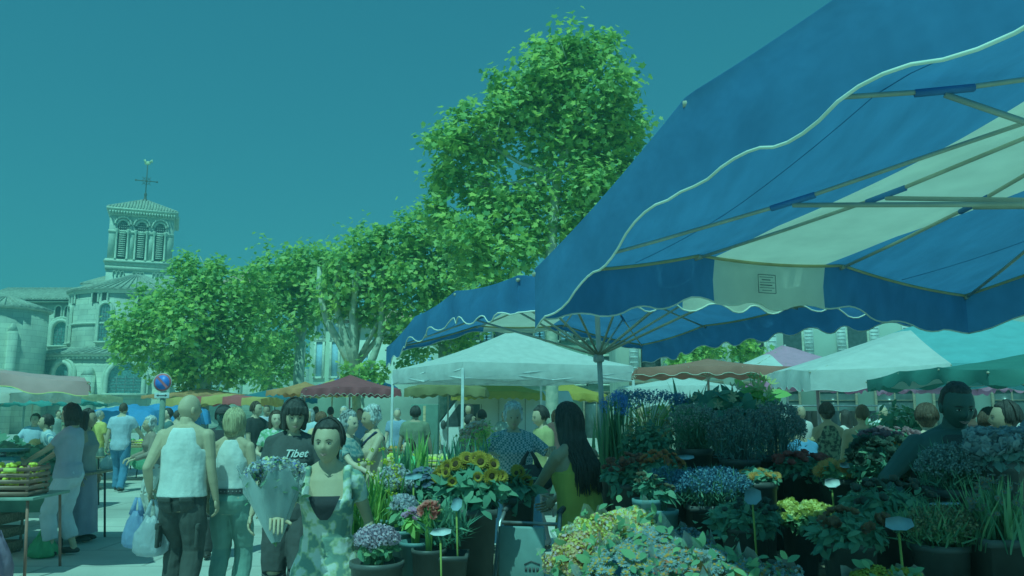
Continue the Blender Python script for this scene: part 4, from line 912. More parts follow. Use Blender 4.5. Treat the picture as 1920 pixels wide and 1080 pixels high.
    def patch(pts, off):
        out = []
        for x_, z_, back in pts:
            X = np.interp(z_, [t_[0] for t_ in TR], [t_[1] for t_ in TR])*W; Yv = np.interp(z_, [t_[0] for t_ in TR], [t_[2] for t_ in TR])*W; yo_ = np.interp(z_, [t_[0] for t_ in TR], [t_[3] for t_ in TR])
            q = min(.97, abs(x_)/(X+off)); y_ = (Yv+off)*(1-q**(2/.87))**.45; out.append(bend((x_, yo_+(y_ if back else -y_), z_))*s)
        return np.array(out)
    return th, dict(patch=patch, hc=hc*s, Rh=Rh, hands=[a[2]*s for a in AR], s=s, x=x, Y=Y, bend=bend, face=math.radians(face), th=th)
def wpos(info, p):
    r = rotz(info['face']) @ np.array(p, float); return r + np.array((info['x'], info['Y'], 0))
WH = (.78,.78,.76)
_, bald = person('bald man seen from behind in a white sleeveless top and dark cargo trousers', 352, 7.0, 1.79, 180, 'm', 'tan', ('bald','brown'), ('tank', fab(WH), .92), ('trousers', fab((.09,.095,.09), bscale=14, bump=.5), 1.32),
    hands=((.30,-.04,.98),(-.27,-.05,.9)), wide=1.06, det=2, legs=(-.10,.10), yaw=-38, elbow=((.2,.9,-.3),(-.25,.9,-.5)))
def gridpatch(info, xs, zs, back, off, fn=None):
    V = [info['patch']([(x_, z_, back)], off)[0] for z_ in zs for x_ in [q if fn is None else fn(q, z_) for q in xs]]; m = M(); k = len(xs); F_ = [(i*k+j, i*k+j+1, (i+1)*k+j+1, (i+1)*k+j) for i in range(len(zs)-1) for j in range(k-1)]
    m.add(V, F_); return m
for sg in (1,-1):
    for z0_, z1_, off in ((.80,.915,.024),(.885,.925,.03)):
        obj('back_pocket', gridpatch(bald, np.linspace(.035*sg, .145*sg, 6), np.linspace(z0_, z1_, 4), True, off), fab((.09,.095,.09), bscale=14, bump=.5), bald['th']).modifiers.new('s','SOLIDIFY').thickness = .005
    m = M(); m.box((.165*sg, .02, .62), (.03,.13,.19)); m.box((.172*sg, .02, .70), (.028,.14,.055)); obj('cargo_pocket', m, fab((.09,.095,.09), bscale=14, bump=.5), bald['th'], bevel=.012)
_, blo = person('blonde woman seen from behind in a white sleeveless top and grey trousers with studded belt', 441, 7.3, 1.66, 176, 'f', 'tan', ('bob','blonde'), ('tank', fab(WH), 1.03), ('trousers', fab(P(58,130,118), bscale=14), 1.25),
    hands=((.22,-.03,.86),(-.25,-.06,.82)), det=2, legs=(.06,-.08), wide=1.02)
m = M(); a = np.arange(33)*2*PI/32; m.loft([[(math.cos(t_)*.172, .012+math.sin(t_)*.122, z) for t_ in a[:-1]] for z in (.94,.985)], cap=False); bl = obj('belt', m, m_black, blo['th'])
m = M(); [m.ell((math.cos(t_)*.175,.012+math.sin(t_)*.125,.963), (.006,.006,.006), 6, 4) for t_ in a]; obj('studs', m, m_metal, bl)
_, tib = person('smiling woman with cropped black hair in a black T-shirt printed Tibet', 552, 6.3, 1.73, 8, 'f', 'tan', ('fringe','black'), ('tee', fab((.10,.105,.105)), .86), ('trousers', fab((.09,.09,.09)), 1.35),
    hands=((.26,-.12,.86),(-.28,-.10,.84)), det=2, yaw=14, nod=10, wide=1.04, legs=(-.05,.08))
for i, (txt, z, sz, dx) in enumerate((("Tibet", 1.315, .078, -.045), ("libre", 1.235, .072, -.01))):
    cu = bpy.data.curves.new("t", 'FONT'); cu.body = txt; cu.size = sz; cu.extrude = .0015; cu.shear = .35; cu.offset = .0015
    o = bpy.data.objects.new("t", cu); tmp_scene.collection.objects.link(o); tmp_scene.view_layers[0].update(); dg = tmp_scene.view_layers[0].depsgraph; me = bpy.data.meshes.new_from_object(o.evaluated_get(dg)); bpy.data.objects.remove(o)
    n = len(me.vertices); co = np.empty(n*3, np.float32); me.vertices.foreach_get('co', co); co = co.reshape(-1,3)
    X = co[:,0]+dx; Z = co[:,1]+z; ryv = np.interp(Z/.977, [q[0] for q in TORSO_F], [q[2] for q in TORSO_F])*1.04; yy = -(np.sqrt(np.clip(1-(X/.205)**2, .05, 1))*(ryv+.020))*.977-.020
    me.vertices.foreach_set('co', np.column_stack([X, yy-co[:,2], Z]).astype(np.float32).reshape(-1)); obj('shirt_print', me, fab(WH), tib['th'])
m_dress = pat('leaf_print_cotton', P(60,130,116), P(106,182,170), 17, 'noise', P(92,165,130))
_, frg = person('dark haired woman walking toward us in a leaf print summer dress', 622, 4.45, 1.60, 4, 'f', 'tan', ('pony','black'), ('dress', m_dress, .93), ('skirt', m_dress, .42),
    hands=((.21,-.05,.86),(-.20,-.34,1.12)), curl=(.7,.9), det=2, lean=.10, side=0, yaw=-8, nod=4, legs=(.12,-.12), wide=.92, elbow=((.3,.7,-.3),(-.35,.5,-.6)))
bd_ = frg['bend']; s_ = frg['s']
m2 = M(); m2.tube([bd_((.058*math.cos(t_),.015+.056*math.sin(t_),1.485-.012*math.sin(t_)*-1))*s_ for t_ in np.linspace(0,2*PI,20)], .004, 5); obj('necklace', m2, m_black, frg['th'])
obj('neckline_panel', gridpatch(frg, np.linspace(-1,1,12), np.linspace(1.20,1.335,8), False, .027, lambda q, z_: q*(.02+.07*((z_-1.2)/.135)**.7)), fab((.06,.06,.07)), frg['th'], smooth=True)
m = M(); m.tube([frg['hc']+frg['Rh']@np.array((.078*s_, .008, -.045-.03*i)) for i in (0,.5,1)], [.002,.004,.005], 6); obj('earring', m, m_metal, frg['th'])
person('woman in a lavender T-shirt and white cropped trousers shopping at the left stall', 137, 9.6, 1.72, -84, 'f', 'tan', ('bob','black'), ('tee', fab(P(88,148,155))), ('capri', fab(P(102,172,172)), 1.4), hands=((.12,-.42,1.08),(-.10,-.40,1.02)), det=1, wide=1.12, legs=(-.08,.1), nod=8)
person('woman with very long black hair and an ankle length mauve skirt', 166, 10.6, 1.66, 96, 'f', 'brown', ('long','black'), ('tank', fab(P(70,120,115))), ('skirt', fab(P(70,118,128)), .12), det=1)
_, yel = person('grey haired man in a yellow T-shirt, khaki shorts and white socks', 186, 17.5, 1.66, 160, 'm', 'fair', ('buzz','grey'), ('tee', fab(P(118,172,95))), ('shorts', fab(P(80,150,135))), hands=((.27,-.1,.85),(-.27,-.1,.8)), det=1, shoes=m_shoel, glasses=True, yaw=-30)
_, blu = person('man in an untucked pale blue shirt and blue jeans seen from behind', 231, 17, 1.81, 184, 'm', 'tan', ('buzz','brown'), ('tee', fab(P(90,165,170)), .82), ('jeans', fab(P(38,112,135)), 1.2), hands=((.30,.02,.82),(-.44,-.25,.98)), det=1, wide=1.1, legs=(-.16,.14))
person('small white haired woman in a brown waistcoat passing behind the bald man', 297, 12.5, 1.56, -50, 'f', 'tan', ('curly','white'), ('long', fab(P(75,115,100))), ('trousers', fab(P(96,165,155))), hands=((.2,-.35,.95),(-.2,-.3,.95)), det=1, lean=.2)
person('dark faced man in a black flat cap between the bald man and the blonde woman', 420, 9.5, 1.70, 15, 'm', 'dark', ('short','black'), ('tee', fab((.06,.06,.065))), ('trousers', fab((.1,.1,.1))), det=1, cap_=(.08,.08,.08))
person('man in a black T-shirt raising a hand to his mouth', 480, 14.5, 1.80, 70, 'm', 'tan', ('short','brown'), ('tee', fab((.055,.06,.06))), ('shorts', fab(P(95,165,160))), hands=((.12,-.24,1.52),(-.2,-.1,.9)), det=1)
person('young woman in a white and green print top with a shoulder bag across her', 518, 11.5, 1.64, 25, 'f', 'fair', ('long','brown'), ('tee', pat('green_print', WH, P(60,150,110), 18)), ('skirt', pat('dot_print', P(60,120,105), WH, 30, 'dots'), .5), hands=((.05,-.28,1.1),(-.2,-.2,1.05)), det=1)
person('woman in a loose orange and green flowered blouse seen from behind', 603, 13, 1.62, 170, 'f', 'fair', ('short','auburn'), ('blouse', pat('flower_blouse', P(105,175,130), P(135,145,110), 11)), ('trousers', fab(P(90,150,140))), det=1, wide=1.2)
person('man with glasses in an open white short sleeved shirt and cream trousers', 645, 17.5, 1.75, -12, 'm', 'fair', ('buzz','white'), ('tee', fab(WH), .86), ('trousers', fab(P(108,170,150))), det=1, glasses=True)
_, eld = person('older woman with short white curls, beige camisole and a navy strap', 700, 8.6, 1.69, -58, 'f', 'tan', ('curly','white'), ('tank', fab(P(100,150,125)), .92), ('trousers', fab(WH), 1.3), hands=((.22,-.36,1.05),(-.15,-.42,1.0)), det=1, wide=1.12, legs=(-.1,.1), nod=8)
m = M(); m.tube([eld['bend'](q)*eld['s'] for q in ((.12,-.02,1.49),(.08,-.13,1.38),(-.02,-.16,1.22),(-.14,-.13,1.08),(-.2,-.02,1.0),(-.14,.13,1.1),(0,.15,1.28),(.1,.09,1.43),(.12,-.02,1.49))], .012, 6); obj('shoulder_strap', m, fab((.04,.06,.12)), eld['th'])
person('grey bobbed woman in a dark print shirt facing the woman with white curls', 655, 8.4, 1.63, 62, 'f', 'fair', ('curly','grey'), ('tee', pat('dark_print', P(40,110,110), P(75,140,130), 25)), ('trousers', fab((.1,.13,.13))), hands=((.2,-.36,1.0),(-.15,-.4,1.05)), det=1)
m_blouse = pat('blue_check_blouse', P(95,165,165), P(38,108,110), 52, 'check')
_, gra = person('elderly woman with white hair in a checked blouse holding a flower bouquet', 962, 7.9, 1.71, 6, 'f', 'tan', ('curly','white'), ('blouse', m_blouse), ('skirt', fab(P(60,135,150)), .45), hands=((.34,-.30,1.30),(-.26,-.33,1.26)), curl=(.8,.9), det=1, wide=1.22, nod=6, elbow=((.7,.1,-.6),(-.7,.1,-.6)))
_, lim = person('woman with waist length black hair in a lime green sleeveless top', 1090, 5.3, 1.70, -140, 'f', 'brown', ('long','black'), ('tank', fab(P(95,152,72))), ('jeans', fab((.05,.055,.07))), hands=((.10,-.50,1.02),(-.18,-.46,1.04)), curl=(.9,.9), det=2, lean=.16, nod=14)
person('man in an ochre T-shirt behind the woman with black hair', 1017, 10, 1.70, -70, 'm', 'tan', ('short','black'), ('tee', fab(P(85,140,95))), ('trousers', fab((.12,.12,.13))), det=1, nod=12)
person('stout vendor with cropped black hair and bare arms standing in shade behind the flowers', 1776, 4.6, 1.82, -4, 'm', 'dark', ('buzz','black'), ('tank', fab((.08,.095,.09)), .88), ('trousers', fab((.08,.08,.08))), hands=((.36,-.34,1.12),(-.36,-.34,1.12)), det=2, wide=1.24, lean=.12, nod=18, elbow=((.9,.1,-.2),(-.9,.1,-.2)))
person('woman in a pale pleated top with a thin dark strap over her back', 1737, 7.2, 1.70, 165, 'f', 'fair', ('bun','brown'), ('tank', fab(P(72,140,128))), ('trousers', fab((.2,.2,.2))), det=1, wide=1.1)
person('stooping shopper in a blue denim shirt beside the wooden crates', 1524, 8.2, 1.62, -150, 'f', 'brown', ('short','black'), ('long', fab(P(45,125,150)), .84), ('trousers', fab((.1,.1,.12))), hands=((.2,-.5,.95),(-.2,-.5,.95)), det=1, lean=.35, nod=20)
person('woman in a dark patterned top with her hair tied up', 1550, 10.5, 1.74, 180, 'f', 'brown', ('bun','black'), ('tank', pat('dark_floral', (.06,.07,.06), P(60,115,95), 25)), ('trousers', fab((.08,.08,.08))), det=1)
person('sunburnt man in a brown vest under the turquoise canopy', 1617, 9.6, 1.72, 172, 'm', 'brown', ('buzz','brown'), ('tank', fab(P(45,108,92))), ('trousers', fab((.07,.07,.08))), det=1, wide=1.1)
person('distant man in a white shirt carrying a box under the turquoise canopy', 1653, 14, 1.74, 20, 'm', 'tan', ('short','grey'), ('tee', fab(WH)), ('trousers', fab((.1,.1,.1))), det=0)
person('woman with bare tanned shoulders beside the stout vendor', 1856, 6.6, 1.66, 150, 'f', 'brown', ('bun','brown'), ('crop', fab(P(60,120,110))), ('trousers', fab((.15,.15,.15))), det=1, wide=1.15)
person('man in a navy shirt at the far end of the right stall', 1912, 6.2, 1.72, -110, 'm', 'brown', ('short','black'), ('tee', fab((.06,.09,.12))), ('trousers', fab((.08,.08,.08))), hands=((.2,-.4,1.05),(-.2,-.4,1.0)), det=1, lean=.15)
person('boy in a bright green T-shirt looking over the crates', 768, 9.6, 1.31, -40, 'm', 'fair', ('short','brown'), ('tee', fab(P(50,165,110))), ('shorts', fab((.2,.2,.25))), det=1)
person('man in a brown shirt with his back to us under the white tent', 779, 14.6, 1.72, 180, 'm', 'brown', ('short','black'), ('tee', fab(P(62,118,95))), ('trousers', fab((.09,.09,.09))), det=1, wide=1.15)
person('seated looking man in an olive T-shirt beside the white van', 904, 15.5, 1.66, -120, 'm', 'brown', ('short','black'), ('tee', fab(P(75,135,85))), ('jeans', fab((.1,.13,.2))), det=1, nod=10)
person('dark haired woman in a pale vest in front of the white van', 880, 18.5, 1.80, -30, 'f', 'tan', ('long','black'), ('tank', fab(P(100,155,130))), ('jeans', fab((.1,.13,.2))), det=0)
person('person in a black jacket and blue jeans behind the tent pole', 868, 14.0, 1.60, 110, 'm', 'brown', ('short','black'), ('long', fab((.08,.08,.085))), ('jeans', fab(P(50,115,140))), det=0, lean=.2)
person('child in a red T-shirt in front of the white van', 890, 17.2, 1.50, 160, 'm', 'tan', ('short','brown'), ('tee', fab(P(110,110,105))), ('shorts', fab((.2,.2,.25))), det=0)
person('young vendor in an open pale blue shirt behind the left stall', 68, 16.2, 1.58, 10, 'm', 'tan', ('short','brown'), ('long', fab(P(85,160,165))), ('trousers', fab((.1,.1,.1))), hands=((.3,-.3,1.0),(-.3,-.3,1.0)), det=1)
person('man in a white striped shirt and black trousers bending over the stall', 117, 12.5, 1.62, -60, 'm', 'tan', ('short','black'), ('tee', pat('striped_shirt', WH, P(60,140,150), 12, 'stripe')), ('trousers', fab((.04,.045,.05))), det=1, lean=.35)
for i, (px, Y, H, fc, sx2, hr, tp3, bt3, lab) in enumerate((
    (110,26,1.66,60,'m',('short','brown'),P(75,140,130),(.1,.1,.1),'far man in a grey green shirt left of the woman in lavender'),
    (127,24,1.74,-80,'m',('short','black'),P(60,125,100),(.08,.08,.08),'far man in an olive shirt with dark trousers by the cathedral wall'),
    (316,15.5,1.70,-60,'m',('short','black'),P(40,100,95),(.08,.08,.08),'dark haired man in a deep teal shirt behind the bald man'),
    (333,17,1.66,150,'m',('buzz','brown'),P(105,150,130),(.2,.2,.2),'crop haired man in a beige shirt just left of the bald man'),
    (500,20,1.78,10,'m',('short','brown'),P(95,160,165),(.1,.1,.15),'far man in a pale blue shirt between the black shirts'),
    (538,17,1.70,30,'f',('bob','white'),P(100,165,160),(.3,.3,.3),'white haired woman in a pale top behind the young woman with the bag'),
    (582,16,1.68,-20,'f',('bob','grey'),P(90,165,165),(.3,.3,.35),'grey haired woman in a light blue top behind the black T-shirt'),
    (592,22,1.76,160,'m',('short','black'),P(55,110,105),(.09,.09,.09),'far man in a dark shirt under the orange awning'),
    (620,20,1.74,180,'m',('short','black'),P(45,100,95),(.09,.09,.09),'far man in a charcoal shirt left of the man in white'),
    (660,24,1.72,20,'f',('long','brown'),P(120,165,110),(.1,.1,.1),'far woman in a lime top below the royal blue canopy'),
    (676,19,1.70,-30,'m',('short','brown'),P(60,130,150),(.1,.1,.2),'man in a mid blue shirt by the dark red parasol'),
    (745,18,1.70,10,'m',('short','grey'),P(70,140,155),(.1,.1,.2),'grey haired man in a sky blue shirt at the tent corner'),
    (808,20,1.66,-10,'f',('bob','blonde'),P(90,150,160),(.1,.1,.1),'fair haired woman in a blue grey top deep under the tent'),
    (946,21,1.62,5,'m',('short','brown'),P(80,150,140),(.1,.1,.1),'man with a round face far behind the old woman'),
    (1042,16,1.66,170,'f',('bob','auburn'),P(100,120,110),(.1,.1,.1),'auburn haired woman in a reddish top behind the parasol pole'),
    (1200,17,1.78,20,'m',('short','black'),P(70,115,95),(.1,.1,.1),'man with a dark face above the blue flowers'),
    (1500,14,1.74,20,'m',('buzz','grey'),P(105,170,160),(.1,.1,.1),'grey haired man in white at the clothes rack'),
    (1585,13,1.66,-150,'f',('long','black'),P(105,170,160),(.08,.08,.08),'black haired woman in a white top at the clothes rack'),
    (1820,12,1.72,160,'m',('short','black'),P(75,120,105),(.1,.1,.1),'far man in a brick brown shirt right of the stout vendor'),
    (1890,14,1.74,10,'m',('short','brown'),P(100,165,160),(.1,.1,.1),'far man in a pale shirt near the green parasol'))):
    person(lab, px, Y, H, fc, sx2, ('tan','brown','fair')[i % 3], hr, ('tee', fab(tp3)), ('trousers', fab(bt3)), det=0, legs=(.1*(i % 3-1), -.1*(i % 3-1)))

# ------------------------------------------------------------------ bags
def bag(label, c, w, d, h, mt, handle=.16, name='plastic_bag', seed=0, group=None, cat='bag'):
    """c: the point its handles hang from, or its base centre if handle is 0"""
    top = np.array(c, float); base = top - np.array((0,0,h+handle)); t = thing(name, label, cat, tuple(base), 0, group); R_ = np.random.default_rng(seed); ns = 40; rings = []
    for q, (rr) in ((0,.35),(.04,.8),(.15,1.0),(.35,1.05),(.6,.9),(.8,.66),(1,.42)):
        a = np.arange(ns)*2*PI/ns; wv = 1+.06*np.sin(a*7+seed+q*2)+.05*np.sin(a*12+seed*2+q*5)*(q+.3)+.06*R_.normal(0,1,ns)
        rings.append(np.column_stack([np.cos(a)*w/2*rr*wv, np.sin(a)*d/2*rr*wv, np.full(ns, q*h)+.012*np.sin(a*5+seed)*q]))
    m = M(); m.loft(rings, cap=True); obj('bag_body', m, mt, t, smooth=True)
    if handle:
        for sg in (1,-1): m = M(); m.tube([(sg*w*.20,0,h*.93), (sg*w*.13,.0,h+handle*.5), (sg*.012,0,h+handle)], [.03,.018,.012], 8); obj('handle', m, mt, t, smooth=True)
    return t
def plas(c, tr=.5): return cmat('thin_plastic', c, rough=.35, trans=tr, var=.12, bump=.8, bscale=18, spec=.6)
hb = wpos(bald, bald['hands'][0])
bag('white translucent carrier bag hanging from the bald man\'s hand', hb+np.array((.04,.0,-.07)), .27, .2, .33, plas(P(104,182,180)), .14, seed=1)
bag('blue carrier bag behind the white one in the bald man\'s hand', hb+np.array((-.12,.05,-.06)), .20, .16, .30, plas(P(82,162,188)), .12, seed=2)
bag('pale green carrier bag hanging from the man in the blue shirt', wpos(blu, blu['hands'][1])+np.array((.0,-.02,-.07)), .4, .25, .36, plas(P(65,170,135)), .16, seed=3)
bag('small grey bag held by the man in the yellow T-shirt', wpos(yel, yel['hands'][1])+np.array((.03,-.02,-.05)), .34, .2, .30, plas(P(55,120,125)), .1, seed=4)
bag('green carrier bag standing on the paving by the lavender woman\'s feet', (gz(103,9.5),9.5,.34), .30, .24, .24, plas(P(55,175,125)), .1, seed=5)
bag('lumpy mauve sack at the near corner of the left stall', (gz(2,7.9),7.9,.62), .44, .34, .5, plas(P(85,125,140)), .1, seed=6, name='sack')
bag('black round handbag hanging at the elderly woman\'s side', (gz(993,6.9),6.9,1.32), .36, .2, .2, fab((.08,.08,.08)), .12, seed=7, name='handbag')
# ------------------------------------------------------------------ flowers
def disc_proto(n, r0, r1, w, cup=.15, layers=1, pts=2):
    V = []; Fq = []
    for l in range(layers):
        R1 = r1*(1-.22*l); off = l*PI/n
        for i in range(n):
            a = 2*PI*i/n+off; u = np.array((math.cos(a), math.sin(a), 0)); t = np.array((-u[1], u[0], 0)); z = np.array((0,0,1.)); b = len(V); c_ = cup+.35*l
            V += [u*r0-t*w*.35, u*r0+t*w*.35, u*(r0+R1)/2*1.05+t*w+z*c_*R1*.5, u*R1+t*w*.35+z*c_*R1, u*R1-t*w*.35+z*c_*R1, u*(r0+R1)/2*1.05-t*w+z*c_*R1*.5]; Fq += [(b,b+1,b+2,b+5),(b+5,b+2,b+3,b+4)]
    return np.array(V), np.array(Fq)
def ball_proto(n, r, w, seed=0, flat=1.0):
    R_ = np.random.default_rng(seed); V = []; Fq = []
    for i in range(n):
        d = R_.normal(0,1,3); d[2] = abs(d[2])-.3; d /= np.linalg.norm(d); t = np.cross(d, R_.normal(0,1,3)); t /= np.linalg.norm(t); b = len(V); s2 = np.cross(d, t)
        p = d*r*R_.uniform(.75,1.05); p[2] *= flat; k = d*.5+s2; V += [p-t*w-k*w*.4, p+t*w-k*w*.4, p+t*w*.8+k*w, p-t*w*.8+k*w]; Fq.append((b,b+1,b+2,b+3))
    return np.array(V), np.array(Fq)
def quadball(k=6, r=1.0):
    m = M(); m.ell((0,0,0), (r,r,r*.6), 6, 4); return None
PROTO = {'daisy': disc_proto(13, .15, 1, .16), 'sun': disc_proto(20, .42, 1, .11, .10, 2), 'mum': ball_proto(42, 1, .26, 1), 'rose': disc_proto(6, .02, .85, .42, .9, 3), 'gerbera': disc_proto(18, .2, 1, .12, .05, 2),
         'lily': disc_proto(6, .05, 1, .22, .6, 1), 'tiny': ball_proto(9, 1, .42, 3), 'umbel': ball_proto(50, 1, .13, 4), 'carn': ball_proto(34, .9, .3, 5, .7)}
CV, CF = disc_proto(8, 0, 1, .42, .05)
def blade_proto():
    V = []; Fq = []
    for i in range(6): t = i/5; w = .5*(1-t**1.6)*(.6+.4*math.sin(PI*min(1,t+.2))); V += [(-w, .0+t*t*1.6, t*10), (w, t*t*1.6, t*10)]
    for i in range(5): Fq.append((2*i,2*i+1,2*i+3,2*i+2))
    return np.array(V)*.1, np.array(Fq)
BV, BF = blade_proto()
OV = np.array([(0,0,0),(.2,.25,.05),(.24,.55,.06),(.14,.85,.0),(0,1.05,-.08),(-.14,.85,0),(-.24,.55,.06),(-.2,.25,.05)]); OF = np.array([(0,1,2,7),(7,2,3,6),(6,3,4,5)])
def petals(cols, trans=.3): 
    key = ('pet', tuple(tuple(np.round(c,2)) for c in cols))
    if key not in MC: MC[key] = _leafmat('petals', cols if len(cols) > 1 else [tuple(np.array(cols[0])*.8), cols[0]], trans, .7)
    return MC[key]
G1 = [P(46,128,98), P(60,142,104), P(74,158,108)]; G2 = [P(42,124,104), P(52,134,108), P(62,146,114)]; G3 = [P(50,145,90), P(75,170,95), P(95,185,100)]; GG = [P(45,120,115), P(60,135,125), P(70,145,135)]
def green(g_): 
    key = ('gr', tuple(np.round(g_[0],3)))
    if key not in MC: MC[key] = _leafmat('foliage', g_, .35, .5)
    return MC[key]
m_bucketk = mat('black_bucket_plastic', (.11,.12,.115), rough=.45, var=.3, scale=5); m_bucketg = mat('grey_bucket_plastic', P(48,118,115), rough=.5, var=.15)
BENCH = .74
def bunch(label, px, py, Y, rx, rz, kind='mum', size=.03, n=60, cols=((.6,.2,.2),), gr=G1, leaf='ovate', nleaf=260, leafsize=.09, bucket='k', btop=None, br=.13, bz=BENCH, centre=None, bh=None, stems=True, ry=None, tall=0, group='flower buckets on the flower stall', square=False, name='flower_bucket', upness=.7, cat='flowers', droop=0, parts=False):
    """px, py: centre of the flower mass in the photograph; rx, rz its half size in pixels"""
    c = np.array(at(px, py, Y)); RX = rx/F*Y; RZ = rz/F*Y; RY = ry or RX*.9; R_ = np.random.default_rng(int(px*7+py)); base = np.array((c[0], Y, bz)); t = thing(name, label, cat, tuple(base), 0, group)
    top = (c[2]-RZ*.9) if btop is None else btop; top = max(top, bz+.12)
    if bucket:
        m = M(); h = top-bz; k = 4 if square else 24; a0 = PI/4
        def ringk(r, z): a = np.arange(k)*2*PI/k+(a0 if square else 0); return np.column_stack([np.cos(a)*r*(1.25 if square else 1), np.sin(a)*r*(1.25 if square else 1), np.full(k, z)])
        m.loft([ringk(br*.74, 0), ringk(br*.98, h*.93), ringk(br*1.04, h*.93), ringk(br*1.04, h), ringk(br*.94, h), ringk(br*.70, h*.3)]); obj('bucket', m, m_bucketk if bucket == 'k' else m_bucketg, t, smooth=not square, bevel=0)
    C0 = c-base; 
    d = R_.normal(0,1,(n,3)); d[:,2] = np.abs(d[:,2])*1.0-.15; d[:,1] = -np.abs(d[:,1])*.7+d[:,1]*.3; d /= np.linalg.norm(d,axis=1,keepdims=True); rr = R_.uniform(.75,1.02,(n,1))
    pos = C0 + d*rr*np.array((RX,RY,RZ)); nrm = d*(1-upness)+np.array((0,-.35 if upness > .2 else -1.3,upness))+R_.normal(0,.22,(n,3)); sz = size*R_.uniform(.75,1.2,n)
    # foliage
    fm = M(); k = nleaf; dl = R_.normal(0,1,(k,3)); dl /= np.linalg.norm(dl,axis=1,keepdims=True)
    if leaf == 'ovate':
        q = R_.uniform(.1,1,(k,1))**.5; pl = C0+dl*q*np.array((RX,RY,RZ))*.97-np.array((0,0,RZ*.25)); pl[:,2] -= np.abs(R_.normal(0,RZ*.35,k)); scatter(fm, OV, OF, pl, dl*.5+R_.normal(0,.4,(k,3))+np.array((0,-.2,.6)), leafsize*R_.uniform(.6,1.3,k))
    elif leaf == 'blade':
        p0 = np.column_stack([R_.normal(0,br*.5,k), R_.normal(0,br*.5,k), np.full(k, top-bz-.05)]); hh_ = (C0[2]+RZ-p0[:,2])
        for i in range(k):
            L_ = hh_[i]*R_.uniform(.55,1.05); a = R_.uniform(0,2*PI); sp = R_.uniform(.1,1)*RX/L_; w = leafsize*R_.uniform(.7,1.3); e = []
            for j in range(7):
                s3 = j/6; e.append(p0[i]+np.array((math.cos(a)*sp*L_*s3**1.5, math.sin(a)*sp*L_*s3**1.5, L_*(s3-.18*droop*s3**3))))
            e = np.array(e); tt = np.array((-math.sin(a),math.cos(a),0)); ww = w*np.array((.5,.9,1,.9,.7,.4,.02))[:,None]; V = np.empty((14,3)); V[0::2] = e-tt*ww; V[1::2] = e+tt*ww; fm.add(V, np.array([(2*j,2*j+1,2*j+3,2*j+2) for j in range(6)]))
    elif leaf == 'fine':
        q = R_.uniform(.0,1,(k,1))**.5; pl = C0+dl*q*np.array((RX,RY,RZ))-np.array((0,0,RZ*.3)); scatter(fm, BV, BF, pl, R_.normal(0,.5,(k,3))+np.array((0,0,.8)), leafsize*R_.uniform(.6,1.3,k))
    if stems:
        for i in range(min(n, 40)):
            p = pos[i]; fm.tube([np.array((p[0]*.25, p[1]*.25, max(0.1, top-bz-.05))), p*np.array((.7,.7,1))*.6+np.array((0,0,p[2]*.0+ (top-bz)*.4)), p], [.0035,.003,.0025], 4)
    obj('foliage', fm, green(gr), t)
    if kind:
        V, Fc = PROTO[kind]
        if parts:
            for i in range(n):
                bm_ = M(); scatter(bm_, V, Fc, pos[i:i+1], nrm[i:i+1], sz[i:i+1]); hd = obj('flower_head', bm_, petals(cols), t); cm_ = M(); u_ = nrm[i]/np.linalg.norm(nrm[i]); cm_.ell(pos[i]+u_*.004, (sz[i]*.42,)*3, 12, 8, fn=None); 
                cm_.v = [pos[i]+ (cm_.v[0]-pos[i]-u_*((cm_.v[0]-pos[i])@u_)[:,None]*.65)]; obj('seed_disc', cm_, mat('sunflower_disc', (.09,.05,.02), bump=.8, bscale=120) if 'sd' not in MC else MC['sd'], hd)
                MC['sd'] = bpy.data.materials['sunflower_disc']
        else:
            bm_ = M(); scatter(bm_, V, Fc, pos, nrm, sz); obj('blossoms', bm_, petals(cols), t)
            if centre is not None and n > 26: cm_ = M(); scatter(cm_, CV, CF, pos+nrm/np.linalg.norm(nrm,axis=1,keepdims=True)*.003, nrm, sz*.32); obj('flower_centres', cm_, petals([centre]), t)
    return t
YEL = P(140,165,60); OCH = (.62,.36,.03)
bunch('tall black bucket of sunflowers with dark eyes', 884, 893, 4.6, 62, 36, 'sun', .040, 28, [P(88,132,55), P(100,145,60)], G2, nleaf=420, leafsize=.085, br=.16, bz=.52, btop=1.13, parts=True, upness=.1, square=True)
bunch('smaller bunch of sunflowers behind the folded walker', 972, 905, 5.2, 18, 26, 'sun', .040, 6, [P(88,132,55), P(100,145,60)], G2, nleaf=120, leafsize=.12, br=.1, bz=.5, parts=True, upness=.1)
bunch('bucket of stiff dark sword leaves behind the sunflowers', 868, 835, 5.3, 60, 46, None, leaf='blade', nleaf=90, leafsize=.014, gr=G2, br=.14, btop=1.15, kind_=None) if False else bunch('bucket of stiff dark sword leaves behind the sunflowers', 868, 850, 5.3, 56, 32, None, 0, 1, leaf='blade', nleaf=90, leafsize=.013, gr=G2, br=.14, btop=1.15, stems=False)
bunch('upright pale green gladiolus spears beside the tent pole', 790, 850, 5.6, 28, 42, None, 0, 1, leaf='blade', nleaf=46, leafsize=.012, gr=G3, br=.11, btop=1.2, stems=False)
bunch('dark iris leaves in front of the boy in green', 755, 860, 5.3, 30, 34, None, 0, 1, leaf='blade', nleaf=50, leafsize=.012, gr=G1, br=.1, btop=1.15, stems=False)
bunch('arching grassy plant with yellow tips at the left end of the flower stall', 706, 930, 4.7, 52, 86, 'tiny', .012, 60, [P(150,185,70)], [P(45,135,80), P(70,160,85), P(90,180,95)], leaf='blade', nleaf=120, leafsize=.010, br=.12, bz=.4, btop=.95, droop=1.2, stems=False)
bunch('grey bucket of white and lilac stocks at the left of the stall', 742, 910, 4.75, 28, 32, 'mum', .026, 80, [P(95,160,160), P(108,182,178)], G1, nleaf=160, leafsize=.07, bucket='g', br=.10, btop=1.05)
